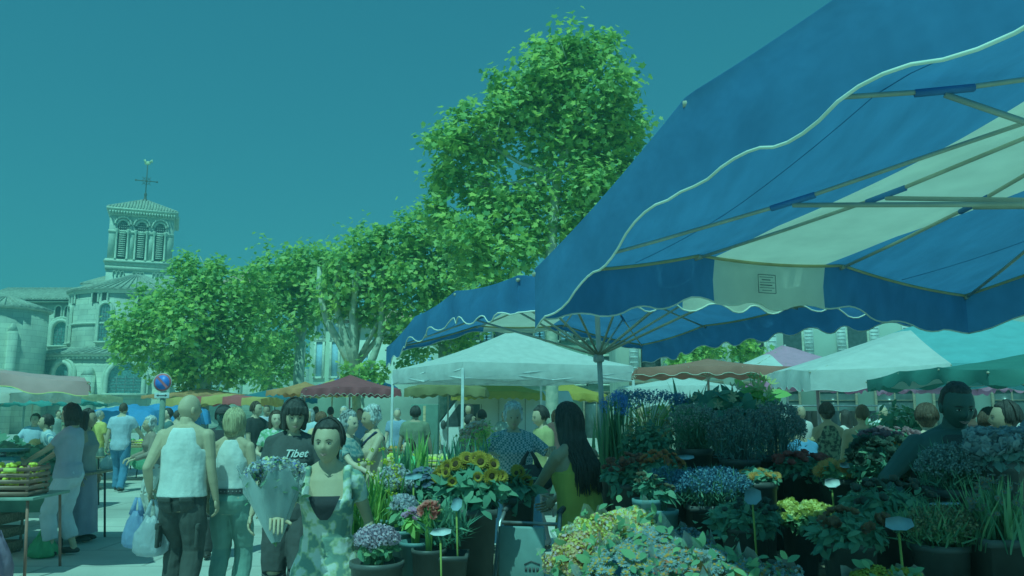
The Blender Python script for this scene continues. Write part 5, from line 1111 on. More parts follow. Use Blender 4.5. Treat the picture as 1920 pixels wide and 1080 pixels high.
bunch('white carnations below the lilac stocks', 756, 950, 4.45, 22, 18, 'carn', .024, 45, [P(105,172,168), P(95,160,165)], G1, nleaf=90, leafsize=.06, bucket='g', br=.085, bz=.7, btop=1.03)
bunch('small bunch of pink and lilac freesias', 780, 968, 4.25, 20, 14, 'rose', .02, 36, [P(115,140,165), P(105,165,170)], G3, nleaf=110, leafsize=.06, bucket='g', br=.08, bz=.7, btop=1.0)
bunch('coral red gladioli with feathery green beside the white price card', 805, 966, 4.15, 17, 22, 'rose', .022, 34, [P(130,120,110), P(140,135,120)], G3, leaf='fine', nleaf=150, leafsize=.07, br=.085, bz=.68, btop=.98)
bunch('round pot of pale mauve statice on the low bench at the front', 708, 1012, 4.1, 38, 24, 'tiny', .014, 330, [P(88,140,150), P(100,155,160), P(115,165,170)], G1, nleaf=150, leafsize=.06, br=.13, bz=.55, btop=.93)
bunch('feathery dark green foliage in a square black bucket', 838, 985, 4.2, 42, 34, None, 0, 1, leaf='fine', nleaf=380, leafsize=.11, gr=G2, br=.12, bz=.62, btop=.95, square=True)
bunch('dark purple asters half hidden between the lilac and the sunflowers', 800, 905, 4.9, 34, 30, 'daisy', .016, 60, [P(45,100,115), P(60,110,130)], G2, nleaf=320, leafsize=.07, br=.12)
# blue agapanthus and tall things at the back
bunch('tall bundle of deep blue agapanthus heads on bare pale stems', 1215, 758, 6.4, 76, 20, 'umbel', .048, 46, [P(38,112,132), P(44,122,150), P(40,116,140)], G3, nleaf=20, leafsize=.06, br=.22, btop=1.35, bz=.9, ry=.25)
bunch('blue delphiniums wrapped in clear film beside the pole', 1150, 770, 5.9, 28, 34, 'umbel', .035, 26, [P(45,130,180), P(60,145,190)], G1, leaf='blade', nleaf=60, leafsize=.012, br=.12, btop=1.25, bz=.8)
bunch('dark broad leaved lilies standing high at the back of the stall', 1360, 762, 6.2, 76, 38, 'lily', .04, 12, [P(100,165,130)], G2, nleaf=420, leafsize=.17, br=.2, btop=1.35, bz=.8, upness=.3)
bunch('pale lime lily buds catching the sun above the back row', 1418, 738, 6.4, 32, 34, 'lily', .05, 14, [P(100,175,120)], G3, leaf='ovate', nleaf=60, leafsize=.15, br=.1, btop=1.3, bz=.8)
bunch('long drooping strap leaves reaching up behind the lilies', 1290, 725, 6.8, 60, 40, None, 0, 1, leaf='blade', nleaf=26, leafsize=.02, gr=G2, br=.12, btop=1.4, bz=.9, stems=False, droop=1)
for i, (px, py, Y, rx, rz, kd, sz, n, cs_, g_, lab) in enumerate((
    (1215,815,5.6,44,40,'daisy',.018,30,[P(35,95,90),P(90,140,80)],G2,'dim mixed greenery with a few yellow daisies under the blue flowers'),
    (1300,800,5.7,46,44,'tiny',.014,160,[P(70,135,125),P(88,155,145)],G2,'grey green eucalyptus sprays under the strap leaves'),
    (1385,815,5.5,52,48,'tiny',.014,220,[P(55,120,118),P(75,135,120)],GG,'pale grey wax flowers in the middle of the dark bank'),
    (1455,805,5.6,46,52,'tiny',.016,180,[P(70,130,125),P(85,145,135)],GG,'film wrapped white limonium at the right of the dark bank'),
    (1175,880,5.0,40,26,'rose',.028,30,[P(90,95,75),P(60,90,80)],G2,'russet roses beside the two grey buckets'),
    (1240,870,4.9,34,20,'rose',.026,26,[P(100,120,70),P(85,95,80)],G2,'amber and bronze roses in a low dark bunch'),
    (1330,912,4.6,70,34,'tiny',.012,620,[P(40,115,130),P(55,130,145)],G2,'broad low mass of slate blue sea holly'),
    (1250,905,4.7,40,26,'tiny',.012,260,[P(38,112,125),P(50,125,138)],G2,'smaller clump of slate blue sea holly near the grey buckets'),
    (1418,892,4.6,34,10,'gerbera',.026,26,[P(90,125,70),P(110,135,75)],G2,'row of dull orange gerberas above the blue price card'),
    (1502,868,5.2,46,16,'rose',.030,42,[P(80,90,80),P(95,85,80)],G2,'dark red roses beside the wooden crates'),
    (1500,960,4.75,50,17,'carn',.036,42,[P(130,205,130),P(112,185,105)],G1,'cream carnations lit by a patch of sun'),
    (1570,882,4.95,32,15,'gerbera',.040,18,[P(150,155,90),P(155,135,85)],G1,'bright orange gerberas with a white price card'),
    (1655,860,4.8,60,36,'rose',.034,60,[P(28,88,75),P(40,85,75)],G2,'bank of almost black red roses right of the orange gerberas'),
    (1665,818,5.4,52,12,'rose',.026,60,[P(85,115,115),P(95,125,125)],G2,'dusty pink roses in front of the pale topped woman'),
    (1655,840,5.2,26,9,'rose',.03,10,[P(120,130,60)],G2,'few yellow orange roses among the dark ones'),
    (1790,875,4.0,66,42,'tiny',.011,900,[P(60,130,125),P(75,145,138)],G2,'loose cloud of white gypsophila in front of the stout vendor'),
    (1868,840,3.9,50,26,'carn',.06,34,[P(70,140,140),P(85,155,152)],GG,'large pale hydrangea heads before the vendor\'s left arm'),
    (1930,835,4.2,46,34,'carn',.06,26,[P(70,140,145),P(80,150,155)],GG,'second group of pale hydrangeas at the end of the bench'),
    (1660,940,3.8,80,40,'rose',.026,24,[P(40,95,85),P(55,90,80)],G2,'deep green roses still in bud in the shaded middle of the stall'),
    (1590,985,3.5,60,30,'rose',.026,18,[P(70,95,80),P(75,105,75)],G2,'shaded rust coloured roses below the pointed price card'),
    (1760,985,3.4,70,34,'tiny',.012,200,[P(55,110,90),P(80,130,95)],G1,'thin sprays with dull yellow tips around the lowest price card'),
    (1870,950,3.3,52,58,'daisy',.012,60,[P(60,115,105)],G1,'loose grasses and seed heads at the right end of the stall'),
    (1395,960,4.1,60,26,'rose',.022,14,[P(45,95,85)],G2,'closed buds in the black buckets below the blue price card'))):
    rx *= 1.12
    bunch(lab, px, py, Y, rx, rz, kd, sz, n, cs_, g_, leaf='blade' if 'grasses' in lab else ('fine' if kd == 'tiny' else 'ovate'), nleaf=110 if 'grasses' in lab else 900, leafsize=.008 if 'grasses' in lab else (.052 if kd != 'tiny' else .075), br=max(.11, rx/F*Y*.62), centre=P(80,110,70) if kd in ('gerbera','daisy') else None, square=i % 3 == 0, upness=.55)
for px, py, lab in ((1212,965,'left one of two plain grey buckets beside the pole'),(1243,985,'right one of two plain grey buckets beside the pole')):
    bunch(lab, px, py-62, 4.3, 20, 14, 'rose', .018, 8, [P(60,100,80)], G2, nleaf=60, leafsize=.06, bucket='g', br=.075, bz=.80, btop=at(px, py-30, 4.3).z)
# wrapped bouquets in the foreground
def cellomat():
    m = bpy.data.materials.new('clear_film'); m.use_nodes = True; N, L = m.node_tree.nodes, m.node_tree.links; b = N["Principled BSDF"]; b.inputs['Base Color'].default_value = (.7,.75,.75,1); b.inputs['Roughness'].default_value = .12
    t = N.new("ShaderNodeBsdfTransparent"); ms = N.new("ShaderNodeMixShader"); fr = N.new("ShaderNodeLayerWeight"); fr.inputs[0].default_value = .45; L.new(fr.outputs['Facing'], ms.inputs[0]); mm = N.new("ShaderNodeMath"); mm.operation = 'MULTIPLY_ADD'; mm.inputs[1].default_value = .8; mm.inputs[2].default_value = .16
    L.new(fr.outputs['Facing'], mm.inputs[0]); L.new(mm.outputs[0], ms.inputs[0]); L.new(t.outputs[0], ms.inputs[1]); L.new(b.outputs[0], ms.inputs[2]); L.new(ms.outputs[0], N["Material Output"].inputs[0]); return m
m_film = cellomat()
def bouquet(label, c, tip, r, cols, n=40, kind='daisy', size=.03, film=True, paper=None, green_=G1, group='wrapped bouquets on the near bench', seed=0, centre=P(120,140,70), nl=120):
    c = np.array(c, float); tip = np.array(tip, float); ax = c-tip; L_ = np.linalg.norm(ax); ax /= L_; t = thing('wrapped_bouquet', label, 'bouquet', tuple(tip), 0, group); R_ = np.random.default_rng(seed+11)
    u = np.cross(ax, (0,0,1.)); u /= np.linalg.norm(u)+1e-9; v = np.cross(ax, u)
    dd = R_.normal(0,1,(n,3)); dd /= np.linalg.norm(dd,axis=1,keepdims=True); dd[:,2] = np.abs(dd[:,2]); rad = R_.uniform(.1,1,(n,1))**.5
    loc = (dd[:,0:1]*u+dd[:,1:2]*v)*rad*r + ax*(dd[:,2:3]*r*.45) ; pos = (c-tip)+loc; nrm = ax+loc/r*.7+R_.normal(0,.2,(n,3))+np.array((0,-.2,.2)); sz = size*R_.uniform(.7,1.3,n)
    fm = M(); k = nl; d2 = R_.normal(0,1,(k,2)); d2 /= np.linalg.norm(d2,axis=1,keepdims=True); q = R_.uniform(0,1.05,(k,1))**.5; pl = (c-tip)+(d2[:,0:1]*u+d2[:,1:2]*v)*q*r+ax*R_.uniform(-.12,.06,(k,1)); scatter(fm, OV, OF, pl, ax+R_.normal(0,.5,(k,3)), .042*R_.uniform(.6,1.3,k))
    for i in range(12): fm.tube([R_.normal(0,.01,3), (c-tip)*.95+(d2[i,0]*u+d2[i,1]*v)*r*.5], .003, 4)
    obj('foliage', fm, green(green_), t); bm_ = M(); V, Fc = PROTO[kind]; scatter(bm_, V, Fc, pos, nrm, sz)
    obj('blossoms', bm_, petals(cols), t); cm_ = M(); scatter(cm_, CV, CF, pos+nrm/np.linalg.norm(nrm,axis=1,keepdims=True)*.003, nrm, sz*.3); obj('flower_centres', cm_, petals([centre]), t)
    for j, (mt, nm, sc2) in enumerate(((m_film if film else None, 'film_wrap', 1.10), (paper, 'paper_wrap', 1.0))):
        if mt is None: continue
        rings = []; ns = 44
        for q_ in (0,.12,.3,.6,.8,.92,1.0):
            a = np.arange(ns)*2*PI/ns; rr = (.02+(r*sc2-.02)*q_**.9)*(1+.07*np.sin(a*6+seed)*q_+.05*np.sin(a*11+seed*3)*q_); zz_ = q_*L_+(.05*np.sin(a*4+seed)+.03*np.sin(a*9))*q_**3
            rings.append(rr[:,None]*(np.cos(a)[:,None]*u+np.sin(a)[:,None]*v)+zz_[:,None]*ax)
        m = M(); m.loft(rings[: (7 if j == 0 else 6)], cap=False); obj(nm, m, mt, t, smooth=(j == 0))
    return t
m_lime = mat('lime_tissue_paper', P(90,150,70), rough=.8, trans=.3); m_orgp = mat('orange_tissue_paper', P(90,115,75), rough=.8, trans=.3); m_bluep = mat('blue_tissue_paper', P(45,130,160), rough=.8, trans=.3)
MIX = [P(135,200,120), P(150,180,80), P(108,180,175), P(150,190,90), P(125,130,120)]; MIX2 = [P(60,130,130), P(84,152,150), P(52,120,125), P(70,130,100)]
bq = [((1095,985),2.9,.16,MIX,'sunlit bouquet of yellow and white flowers nearest the folded walker',m_lime,'mum'),
      ((1160,968),3.05,.17,MIX,'yellow and cream bouquet with a lime paper collar at the top of the near bench',m_lime,'gerbera'),
      ((1060,1015),2.75,.13,[P(130,150,120),P(150,180,90),P(110,150,165)],'small pink and yellow bouquet at the left corner of the near bench',None,'mum'),
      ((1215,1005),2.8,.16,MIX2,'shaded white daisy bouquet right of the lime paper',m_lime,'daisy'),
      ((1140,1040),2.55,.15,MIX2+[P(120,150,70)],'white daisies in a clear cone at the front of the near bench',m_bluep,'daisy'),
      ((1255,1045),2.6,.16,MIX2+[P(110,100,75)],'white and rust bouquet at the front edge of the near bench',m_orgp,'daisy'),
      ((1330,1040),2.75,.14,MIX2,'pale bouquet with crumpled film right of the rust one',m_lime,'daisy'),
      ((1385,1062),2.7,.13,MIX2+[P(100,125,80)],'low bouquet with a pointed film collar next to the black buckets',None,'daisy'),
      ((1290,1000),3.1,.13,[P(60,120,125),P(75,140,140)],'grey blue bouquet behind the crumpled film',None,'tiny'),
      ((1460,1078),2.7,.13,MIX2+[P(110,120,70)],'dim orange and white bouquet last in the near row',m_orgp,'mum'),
      ((1640,1085),2.75,.13,[P(95,150,60),P(80,140,60)],'olive yellow bouquet at the bottom of the dark stall',None,'mum'),
      ((1700,1088),2.8,.12,[P(100,150,60),P(80,140,60)],'second olive yellow bouquet right of the first',None,'mum')]
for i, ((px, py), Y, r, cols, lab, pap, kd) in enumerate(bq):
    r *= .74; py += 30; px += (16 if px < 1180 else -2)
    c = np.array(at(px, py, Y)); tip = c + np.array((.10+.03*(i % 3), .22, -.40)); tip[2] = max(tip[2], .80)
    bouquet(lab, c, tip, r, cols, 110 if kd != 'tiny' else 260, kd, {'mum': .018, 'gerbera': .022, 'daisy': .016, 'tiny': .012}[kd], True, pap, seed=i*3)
hf_ = wpos(frg, frg['hands'][1])
bouquet('large wrapped bouquet carried by the woman in the leaf print dress', at(512,893,4.15), hf_+np.array((.01,-.035,-.10)), .145, [P(130,185,95),P(112,188,182),P(112,188,182),P(90,165,165),P(62,115,170),P(95,165,120)], 130, 'mum', .024, True, mat('aqua_tissue_paper', P(88,165,160), rough=.8, trans=.4), group='carried bouquets', seed=77)
hg = wpos(gra, gra['hands'][1])
bouquet('round bouquet of pink and white flowers in the elderly woman\'s hand', hg+np.array((-.12,-.05,.20)), hg+np.array((0,0,-.10)), .17, [P(150,150,140),P(115,190,172),P(140,165,145)], 60, 'rose', .026, False, None, G3, group='carried bouquets', seed=78, nl=200)
# price cards
m_card = mat('pale_blue_card', P(66,138,142), rough=.7); m_cardw = mat('white_card', P(100,172,165), rough=.7); m_stick = mat('yellow_stick', P(75,140,70))
def card(label, px, py, Y, w, h, tilt, mt, stick=.28, rz=0.):
    c = np.array(at(px, py, Y)); t = thing('price_card', label, 'price card', tuple(c-np.array((0,0,stick+.04))), rz, 'price cards on sticks'); m = M(); n = 8
    p = [(-.5,-.25),(-.35,.35),(.1,.5),(.5,.3),(.48,-.2),(.15,-.5),(-.3,-.48)]; V = []
    for off in (0, .002): V += [(x*w, -y*h*math.sin(tilt)*-1+off, y*h*math.cos(tilt)+stick+.04) for x, y in p]
    k = len(p); m.add(V, [tuple(range(k)), tuple(range(2*k-1, k-1, -1))]+[(i, (i+1) % k, (i+1) % k+k, i+k) for i in range(k)]); obj('card', m, mt, t)
    obj('stick', M().tube([(.01,.006,0), (0,.004,stick)], .005, 6), m_stick, t, smooth=True)
for a_ in (('pale blue oval price card standing among the lilac stocks', 775,893,4.6,.10,.06,1.0,m_card),('small pale blue price card on a lime stick below the sunflowers', 856,945,4.1,.055,.07,.5,m_card),('white price card tipped over the square black bucket', 826,997,3.9,.10,.05,.9,m_cardw),
           ('grey blue price card between the sea holly and the carnations', 1411,930,3.9,.085,.08,.3,m_card),('pointed white price card above the orange gerberas', 1560,905,4.6,.09,.06,.6,m_cardw),('sunlit white price card lying on the orange gerberas', 1586,872,4.85,.08,.05,.9,m_cardw),
           ('wide pale blue price card low in the dark part of the stall', 1685,981,3.3,.12,.07,.8,m_card),('thin price card seen almost edge on', 1770,944,3.6,.14,.03,1.2,m_card),('dim price card lying under the amber roses', 1285,857,5.0,.11,.05,1.0,m_card),('tilted pale price card behind the slate blue sea holly', 1272,888,4.85,.12,.05,.9,m_card)): card(*a_)
# benches of the flower stall
def bench(label, x0, x1, y0, y1, z, legs=True, mt=None, rz=0):
    t = thing('display_bench', label, 'bench', ((x0+x1)/2, (y0+y1)/2, 0), rz, 'benches of the flower stall'); w, d = x1-x0, y1-y0; m = M(); n = max(2, int(d/.14))
    for i in range(n): m.box((0, -d/2+d*(i+.5)/n, z-.012-.002*(i % 2)), (w, d/n-.012, .022))
    obj('bench_top', m, mt or m_dwood, t, bevel=.003); m = M(); m.box((0,-d/2+.02,z-.06), (w,.025,.07)); m.box((0,d/2-.02,z-.06), (w,.025,.07)); obj('apron', m, mt or m_dwood, t)
    for sx in (-1,1):
        for sy in (-1,1): obj('leg', M().box((sx*(w/2-.06), sy*(d/2-.05), (z-.095)/2), (.05,.05,z-.095)), mt or m_dwood, t)
bench('weathered bench under the sunflower buckets', -.95, -.1, 3.95, 4.9, .52); bench('low front bench under the mauve statice', -1.0, -.45, 3.7, 3.92, .54)
bench('long bench across the dark middle of the flower stall', .5, 2.45, 3.0, 4.4, BENCH-.002); bench('rear bench under the tall blue flowers', .45, 2.5, 4.5, 6.0, BENCH-.002)
bench('bench under the roses beside the stout vendor', 2.5, 4.2, 4.6, 6.2, BENCH-.002); bench('near bench under the wrapped bouquets', .1, 1.5, 2.4, 2.97, .79)
bench('high rack at the back under the agapanthus', .5, 2.6, 6.1, 7.2, .8); bench('short side bench behind the sunflowers', -1.0, -.0, 4.95, 5.8, BENCH-.002)
# folded walker with a grey seat bag
wk = thing('shopping_walker', 'grey wheeled walker with a flat cloth seat and shopping bag below', 'walker', (gz(985,4.8), 4.8, 0), -.25)
obj('frame', M().tube([(-.2,-.2,.06),(-.19,-.02,.6),(-.18,.1,1.0),(-.17,.18,1.06)], .013, 8).tube([(.2,-.2,.06),(.19,-.02,.6),(.18,.1,1.0),(.17,.18,1.06)], .013, 8).tube([(-.2,.25,.06),(-.185,-.0,.66)], .012, 8).tube([(.2,.25,.06),(.185,.0,.66)], .012, 8).tube([(-.175,.1,1.0),(.175,.1,1.0)], .011, 8), m_metal, wk, smooth=True)
m = M(); m.box((0,-.10,.86), (.27,.03,.30)); st_ = obj('seat_flap', m, mat('grey_vinyl', P(58,128,122), rough=.6), wk, bevel=.012)
m = M(); [m.box((.03+.022*i, -.118, .78), (.014,.002,.022)) for i in range(4)]; m.tube([(.02,-.118,.805),(.06,-.118,.825),(.11,-.118,.808)], .004, 4); obj('flap_logo', m, m_black, st_)
m = M(); m.box((0,-.02,.42), (.34,.26,.42), taper=1.08); obj('shopping_bag', m, fab((.09,.10,.10)), wk, bevel=.03)
for sx in (-1,1): obj('handle_grip', M().tube([(.17*sx,.16,1.06),(.17*sx,.28,1.07)], .018, 8), m_black, wk, smooth=True)
for sx in (-1,1):
    for sy in (-.2,.25):
        m = M(); m.tube([(.2*sx-.015,sy,.075),(.2*sx+.015,sy,.075)], .075, 20); wv = obj('wheel', m, m_black, wk); obj('wheel_hub', M().tube([(.2*sx-.018,sy,.075),(.2*sx+.018,sy,.075)], .04, 12), m_metal, wv)

# ------------------------------------------------------------------ no parking sign
sg = thing('no_parking_sign', 'round blue no parking sign with red border on a grey post', 'road sign', (gz(303,14.6),14.6,0)); zc = at(303,717,14.6).z
m_sb = mat('sign_blue', P(30,108,180), rough=.4, var=.04); m_sr = mat('sign_red', P(100,92,100), rough=.4, var=.04)
obj('post', M().tube([(0,.03,0),(0,.03,zc+.1)], .05, 12), mat('grey_post', P(60,120,105)), sg, smooth=True)
def dsk(r, y, k=40): return M().tube([(0,y+.002,zc),(0,y-.002,zc)], r, k)
obj('sign_back', dsk(.168,-.035), m_alu, sg); obj('sign_rim', dsk(.16,-.041), m_sr, sg); obj('sign_face', dsk(.128,-.047), m_sb, sg)
m = M(); m.add([(-.105,-.052,zc+.075),(-.075,-.052,zc+.105),(.105,-.052,zc-.075),(.075,-.052,zc-.105)], [(0,3,2,1)]); obj('sign_slash', m, m_sr, sg)
m = M(); m.box((0,-.03,zc-.235), (.27,.01,.10)); pl_ = obj('arrow_plate', m, m_alu, sg, bevel=.004); m = M(); m.box((0,-.038,zc-.235), (.13,.004,.012)); m.add([(-.1,-.038,zc-.235),(-.06,-.038,zc-.212),(-.06,-.038,zc-.258)], [(0,2,1)]); m.add([(.1,-.038,zc-.235),(.06,-.038,zc-.212),(.06,-.038,zc-.258)], [(0,1,2)]); obj('double_arrow', m, m_black, pl_)

# ------------------------------------------------------------------ white van
vn = thing('delivery_van', 'white delivery van parked behind the tent with its windscreen to the left', 'van', (gz(905,25),25,0)); prof = [(-2.0,.35),(-2.05,.95),(-1.35,1.15),(-.75,1.95),(-.45,2.2),(2.6,2.25),(2.75,1.9),(2.75,.35)]
m = M(); yw = .95; k = len(prof); V = [(x,-yw,z) for x, z in prof]+[(x,-yw*.98+2*yw,z) for x, z in prof]; m.add(V, [tuple(range(k)), tuple(range(2*k-1,k-1,-1))]+[(i+k,(i+1) % k+k,(i+1) % k,i) for i in range(k)]); obj('body', m, mat('white_car_paint', (.78,.79,.8), rough=.3, var=.03, coat=.4), vn, bevel=.05)
obj('windscreen', M().add([(-1.36,-.82,1.18),(-.79,-.78,1.94),(-.79,.78,1.94),(-1.36,.82,1.18)], [(0,1,2,3)]), m_glass, vn).location.x = -.025
obj('side_window', M().add([(-1.15,-.962,1.2),(-.05,-.962,1.2),(-.05,-.962,1.85),(-.68,-.962,1.85)], [(0,1,2,3)]), m_glass, vn)
obj('door_mirror', M().ell((-1.12,-1.08,1.25), (.08,.1,.14), 10, 8), m_black, vn, smooth=True)
for x in (-1.25, 1.9):
    wv = obj('wheel', M().tube([(x,-.99,.34),(x,-.75,.34)], .34, 24), m_black, vn); obj('wheel_rim', M().tube([(x,-1.0,.34),(x,-.9,.34)], .19, 16), m_metal, wv)
obj('headlight', M().box((-2.0,-.7,.85), (.12,.3,.2)), m_alu, vn, bevel=.02); obj('door_seam', M().box((.0,-.951,1.1), (.012,.006,1.5)).box((1.3,-.951,1.25), (.012,.006,1.8)), m_black, vn)

# ------------------------------------------------------------------ market tables, crates and produce
def crate(label, c, w, d, h, mt, fill, fr, n=60, rz=0, group='crates of produce on the stalls', slats=3, fk='round'):
    t = thing('produce_crate', label, 'crate', tuple(c), rz, group); m = M(); th_ = .014
    for i in range(slats):
        z = h*(i+.5)/slats; hh_ = h/slats*.62
        for sy in (-1,1): m.box((0, sy*(d/2-th_/2), z), (w, th_, hh_))
        for sx in (-1,1): m.box((sx*(w/2-th_/2), 0, z), (th_, d-2*th_-.002, hh_))
    for sx in (-1,1):
        for sy in (-1,1): m.box((sx*(w/2-.022), sy*(d/2-.022), h/2), (.022,.022,h+.02))
    m.box((0,0,.006), (w-.04,d-.04,.012)); obj('crate_frame', m, mt, t)
    if fill is not None:
        R_ = np.random.default_rng(int(c[0]*100) % 999); m = M()
        for i in range(n):
            p = (R_.uniform(-w/2+.04, w/2-.04), R_.uniform(-d/2+.04, d/2-.04), h*R_.uniform(.35,1.05)); r = fr*R_.uniform(.8,1.2); m.ell(p, (r*R_.uniform(.8,1.3),r,r*.9), 8, 6)
        obj('produce', m, fill, t, smooth=True)
    return t
def table(label, px, Y, w, d, z, mt, rz=0, cloth_=None, xw=None, legm=None, group='market tables'):
    x = gz(px, Y) if xw is None else xw; t = thing('market_table', label, 'table', (x, Y, 0), rz, group); obj('table_top', M().box((0,0,z-.015), (w,d,.03)), mt, t, bevel=.004)
    for sx in (-1,1):
        for sy in (-1,1): obj('leg', M().tube([(sx*(w/2-.08), sy*(d/2-.06), z-.03),(sx*(w/2-.03), sy*(d/2-.03), 0)], .015, 8), legm or m_black, t, smooth=True)
    if cloth_:
        m = M(); m.loft([[(sx*(w/2+.006+.01*math.sin(i*1.3)*k_), -d/2-.004-.012*math.sin(i*.9)*k_, z+.003-k_*.42) for i, sx in enumerate(np.linspace(-1,1,30))] for k_ in (0,.5,1)], closed=False); obj('cloth_skirt', m, cloth_, t, smooth=True)
    return x
def prod(cols): return cmat('produce_skin', cols, rough=.45, var=.2, island=.3)
LIM = prod(P(120,190,70)); RED_ = prod(P(115,85,70)); GRN = prod(P(40,130,70)); DKG = prod(P(22,92,78)); ORG = prod(P(150,135,60)); PAL = prod(P(115,170,120))
m_redrust = mat('red_crate_plastic', P(75,95,80), rough=.5); m_redleg = mat('rusty_red_steel', P(85,100,85), rough=.7)
# left stall
table('near grey topped table of the left stall on rusty legs', 20, 8.6, 1.0, .8, .80, mat('grey_table_top', P(70,140,125)), rz=.08, legm=m_redleg)
crate('open red plastic crate of yellow green beans with a lime price tag', (gz(28,8.45), 8.45, .803), .62, .42, .30, m_redrust, LIM, .022, 160, rz=.06, slats=5)
t0 = thing('price_tag', 'lime green price tag clipped to the red crate', 'price tag', (gz(30,8.22),8.21,1.07)); obj('tag_card', M().box((0,0,0), (.13,.004,.04)), mat('lime_card', P(110,190,90)), t0)
table('long dark table of the left stall under a heap of greens', 40, 10.4, 1.9, 1.2, .88, m_dwood, cloth_=fab(P(50,120,100)), rz=.05)
table('far table of the left stall before the vendor in pale blue', 80, 14.2, 1.8, 1.0, .85, m_wood)
def heap(label, c, rx, ry, h, cols, n, sz, leafy=True, group='heaps of vegetables', name='vegetable_heap'):
    t = thing(name, label, 'vegetables', tuple(c), 0, group); R_ = np.random.default_rng(n); a = R_.uniform(0,2*PI,n); q = R_.uniform(0,1,n)**.5
    pos = np.column_stack([np.cos(a)*q*rx, np.sin(a)*q*ry, h*(1-q**2)*R_.uniform(.5,1,n)+.01]); m = M()
    m.ell((0,0,0), (rx*.96,ry*.96,h*.8), 20, 10, fn=lambda d, v: np.column_stack([v[:,0], v[:,1], np.maximum(v[:,2], 0)]))
    obj('core', m, cmat('heap_core', cols[0]), t, smooth=True); m = M(); scatter(m, OV*np.array((1.5,1,1)), OF, pos, R_.normal(0,.6,(n,3))+np.array((0,-.3,.7)), sz*R_.uniform(.6,1.3,n)) if leafy else [m.ell(p, (sz,sz*.9,sz*.8), 8, 6) for p in pos]
    obj('vegetables', m, green(cols) if leafy else prod(cols[1]), t)
heap('big dark heap of leafy greens on the long left table', (gz(45,10.4),10.3,.88), .8, .45, .34, G2, 700, .13)
heap('heap of pale yellow melons before the vendor in pale blue', (gz(86,14.0),14.0,.85), .55, .35, .30, [P(110,160,110)]*2, 60, .09, False)
heap('second dark heap of spinach at the far end of the left table', (gz(5,11.8),11.6,.88), .8, .5, .4, G2, 500, .14)
sc_ = thing('weighing_scale', 'teal weighing scale with a sloping pan on the left stall', 'scale', (gz(14,9.2), 9.2, 1.0), .2); obj('scale_body', M().box((0,0,.08), (.34,.26,.14), taper=.85), mat('teal_enamel', P(30,120,118), rough=.4), sc_, bevel=.015); obj('display', M().box((.1,-.125,.07), (.12,.01,.08)), m_cardw, sc_); obj('pan', M().box((0,.02,.22), (.40,.30,.03), taper=1.1), mat('teal_pan', P(28,112,112), rough=.3), sc_, bevel=.008)
obj('pan_post', M().tube([(0,0,.14),(0,0,.21)], .03, 10), m_metal, sc_)
crate('upturned plank crate standing under the dark greens', (gz(15,9.9), 9.7, .0), .6, .5, .5, m_dwood, None, 0)
# blue tarpaulins and mid-left stalls
def tarp(label, px, Y, w, d, z, h, mt, seed=0):
    x = gz(px, Y); t = thing('tarpaulin', label, 'tarpaulin', (x, Y, 0), .1*seed, 'blue tarpaulins over the far stalls'); R_ = np.random.default_rng(seed); n = 18; rows = []
    for j in range(n+1):
        rows.append([(w*(i/n-.5), d*(j/n-.5), z+h*(1-abs(2*i/n-1)**1.4)*(1-abs(2*j/n-1)**2)+.07*mnoise.noise(Vector((i*.5,j*.5,seed*3)))+.03*mnoise.noise(Vector((i*1.3,j*1.3,seed)))-(.35 if j in (0,n) or i in (0,n) else 0)) for i in range(n+1)])
    m = M(); m.loft(rows, closed=False); obj('sheet', m, mt, t, smooth=False)
    for sx in (-1,1):
        for sy in (-1,1): obj('pole', M().tube([(sx*w*.42, sy*d*.42, 0), (sx*w*.42, sy*d*.42, z)], .02, 6), m_metal, t)
tarp('crumpled blue tarpaulin left of the no parking sign', 245, 22, 1.7, 1.6, 1.62, .2, m_blue2, 1); tarp('blue tarpaulin right of the no parking sign', 312, 24, 2.0, 1.6, 1.62, .26, m_blue2, 2); tarp('small blue tarpaulin behind the man in deep teal', 352, 26, 1.4, 1.4, 1.6, .3, m_blue2, 3)
k_ = 0
spec = [(282,20,'green','table of green vegetables behind the man in the blue shirt'),(345,21,'mixed','produce table left of the bald man\'s head'),(500,18,'green','green grocery table behind the blonde woman'),(560,19,'mixed','fruit table behind the black T-shirt'),(618,22,'mixed','far fruit table under the lime canopy'),
        (700,16,'orange','orange trays beside the older women'),(760,13,'pale','crate table under the left of the white tent'),(830,12.4,'pale','crate table in front of the tree inside the white tent'),(930,13.5,'dark','dark table behind the pink bouquet'),(1045,14,'dark','table behind the woman in lime green'),
        (1230,15,'dark','table hidden behind the agapanthus'),(1560,9.4,'pale','wooden crate table beside the denim shirt'),(1640,10.8,'dark','olive clothed table under the turquoise canopy'),(1720,11.5,'mixed','table of goods behind the stout vendor'),(1860,10.5,'dark','table under the green parasol'),(178,23,'mixed','far table between the lavender woman and the yellow T-shirt')]
FILL = {'green': (GRN, LIM), 'mixed': (ORG, RED_), 'orange': (ORG, ORG), 'pale': (PAL, LIM), 'dark': (DKG, RED_)}
for px, Y, kd, lab in spec:
    x = table(lab, px, Y, 1.9, .95, .78, m_wood, cloth_=fab({'green': P(55,130,95), 'mixed': P(80,140,120), 'orange': P(95,120,85), 'pale': P(85,140,105), 'dark': P(45,110,90)}[kd]))
    for i in range(3):
        k_ += 1; f = FILL[kd][i % 2]
        crate(('left', 'middle', 'right')[i] + ' crate on the ' + ' '.join(lab.split()[:12]), (x-.62+.62*i, Y-.1, .783), .56, .40, .17, m_wood if (k_ % 3) else m_dwood, f, .045, 34, rz=random.uniform(-.08,.08))
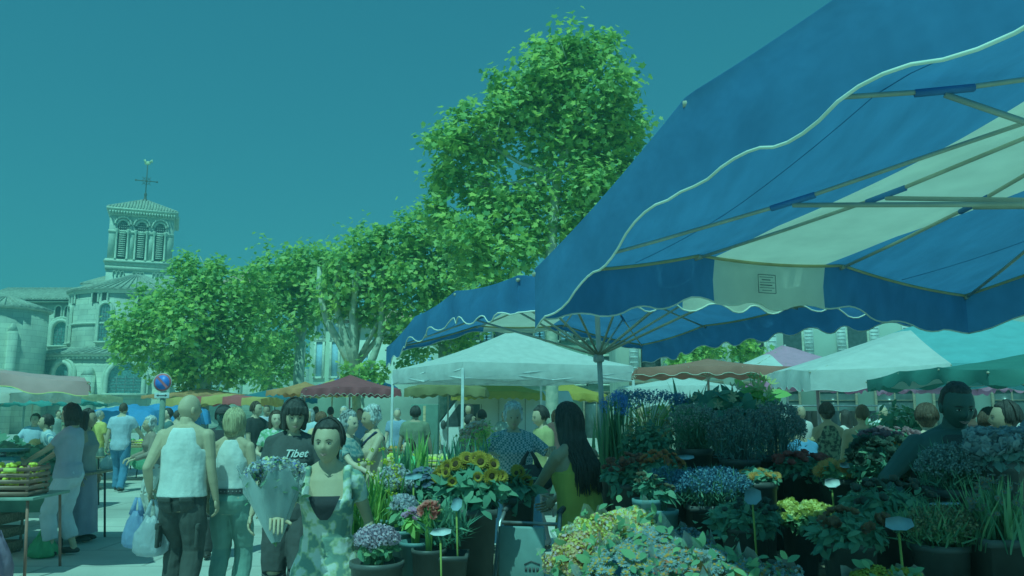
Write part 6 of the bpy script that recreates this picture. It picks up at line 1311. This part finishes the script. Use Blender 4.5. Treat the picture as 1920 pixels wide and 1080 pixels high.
# a stack of pale crates by the denim shirt, cardboard and boxes under the tent
for i, (px, Y, z, w, lab) in enumerate(((1470,9.0,.78,.5,'lowest of three stacked wooden crates'),(1470,9.0,.98,.5,'middle of three stacked wooden crates'),(1472,9.0,1.18,.48,'top crate of the stack of three wooden crates'))): crate(lab, (gz(px,Y),Y,z), w, .4, .19, m_wood, None, 0)
table('plank table carrying the stack of wooden crates', 1470, 9.0, .9, .7, .777, m_wood)
cb = thing('cardboard_box', 'tall grey cardboard box standing under the white tent', 'box', (gz(798,15.2),15.2,.0)); obj('box_body', M().box((0,0,.9), (.5,.4,1.75)), fab(P(52,120,105)), cb, bevel=.01)
obj('tape', M().box((0,-.202,.9), (.05,.004,1.7)), m_wood, cb)
# clothes rack right
rk = thing('clothes_rack', 'steel clothes rack hung with dark and white garments under the right canopies', 'clothes rack', (gz(1490,15),15,0)); obj('rail', M().tube([(-1.4,0,0),(-1.4,0,1.75),(1.6,0,1.75),(1.6,0,0)], .02, 8), m_metal, rk)
for i in range(16):
    m = M(); x = -1.25+i*.18; w = .05; m.loft([[(x-w*.4,-.2,1.66),(x+w*.4,-.2,1.66),(x+w*.4,.2,1.66),(x-w*.4,.2,1.66)][::1],[(x-w,-.24,1.3),(x+w,-.24,1.3),(x+w,.24,1.3),(x-w,.24,1.3)],[(x-w*1.3,-.22,.8+.1*(i % 3)),(x+w*1.3,-.22,.8+.1*(i % 3)),(x+w*1.3,.22,.8),(x-w*1.3,.22,.8)]]); obj('garment', m, fab([(.05,.05,.05),(.06,.09,.1),WH,(.1,.1,.09)][(i*7) % 4]), rk, bevel=.012)
# planters and a bush under the turquoise canopy
tb_ = thing('potted_shrub', 'dense dark potted shrub behind the dusty pink roses', 'shrub', (gz(1690,8.6),8.6,.0)); obj('pot', M().lathe((0,0,0), [(.2,0),(.28,.4),(.31,.4),(.31,.45),(.25,.45)], 20), m_bucketk, tb_)
R_ = np.random.default_rng(5); m = M(); k = 1500; d = R_.normal(0,1,(k,3)); d /= np.linalg.norm(d,axis=1,keepdims=True); scatter(m, OV, OF, np.array((0,0,1.25))+d*R_.uniform(.4,1,(k,1))*np.array((.42,.42,.48)), d+R_.normal(0,.5,(k,3)), .10*R_.uniform(.6,1.2,k)); m.tube([(0,0,.4),(0,0,1.2)], .03, 6); obj('leaves', m, green(G2), tb_)
tmp_scene_objs = list(tmp_scene.objects)
bpy.data.scenes.remove(tmp_scene)
# ------------------------------------------------------------------ added haze volume imitating a flat teal wash over everything
hz = M(); hz.box((0, 430, 17), (1210, 950, 38)); 
hm = bpy.data.materials.new('added_haze'); hm.use_nodes = True; N, L = hm.node_tree.nodes, hm.node_tree.links; N.remove(N["Principled BSDF"])
pv = N.new("ShaderNodeVolumePrincipled"); pv.inputs['Color'].default_value = (.38,.97,.93,1); pv.inputs['Density'].default_value = .004; pv.inputs['Anisotropy'].default_value = .0
L.new(pv.outputs[0], N["Material Output"].inputs['Volume'])
tag(obj('haze', hz, hm), 'added teal volume imitating an even colour wash over the whole market square', kind='stuff')
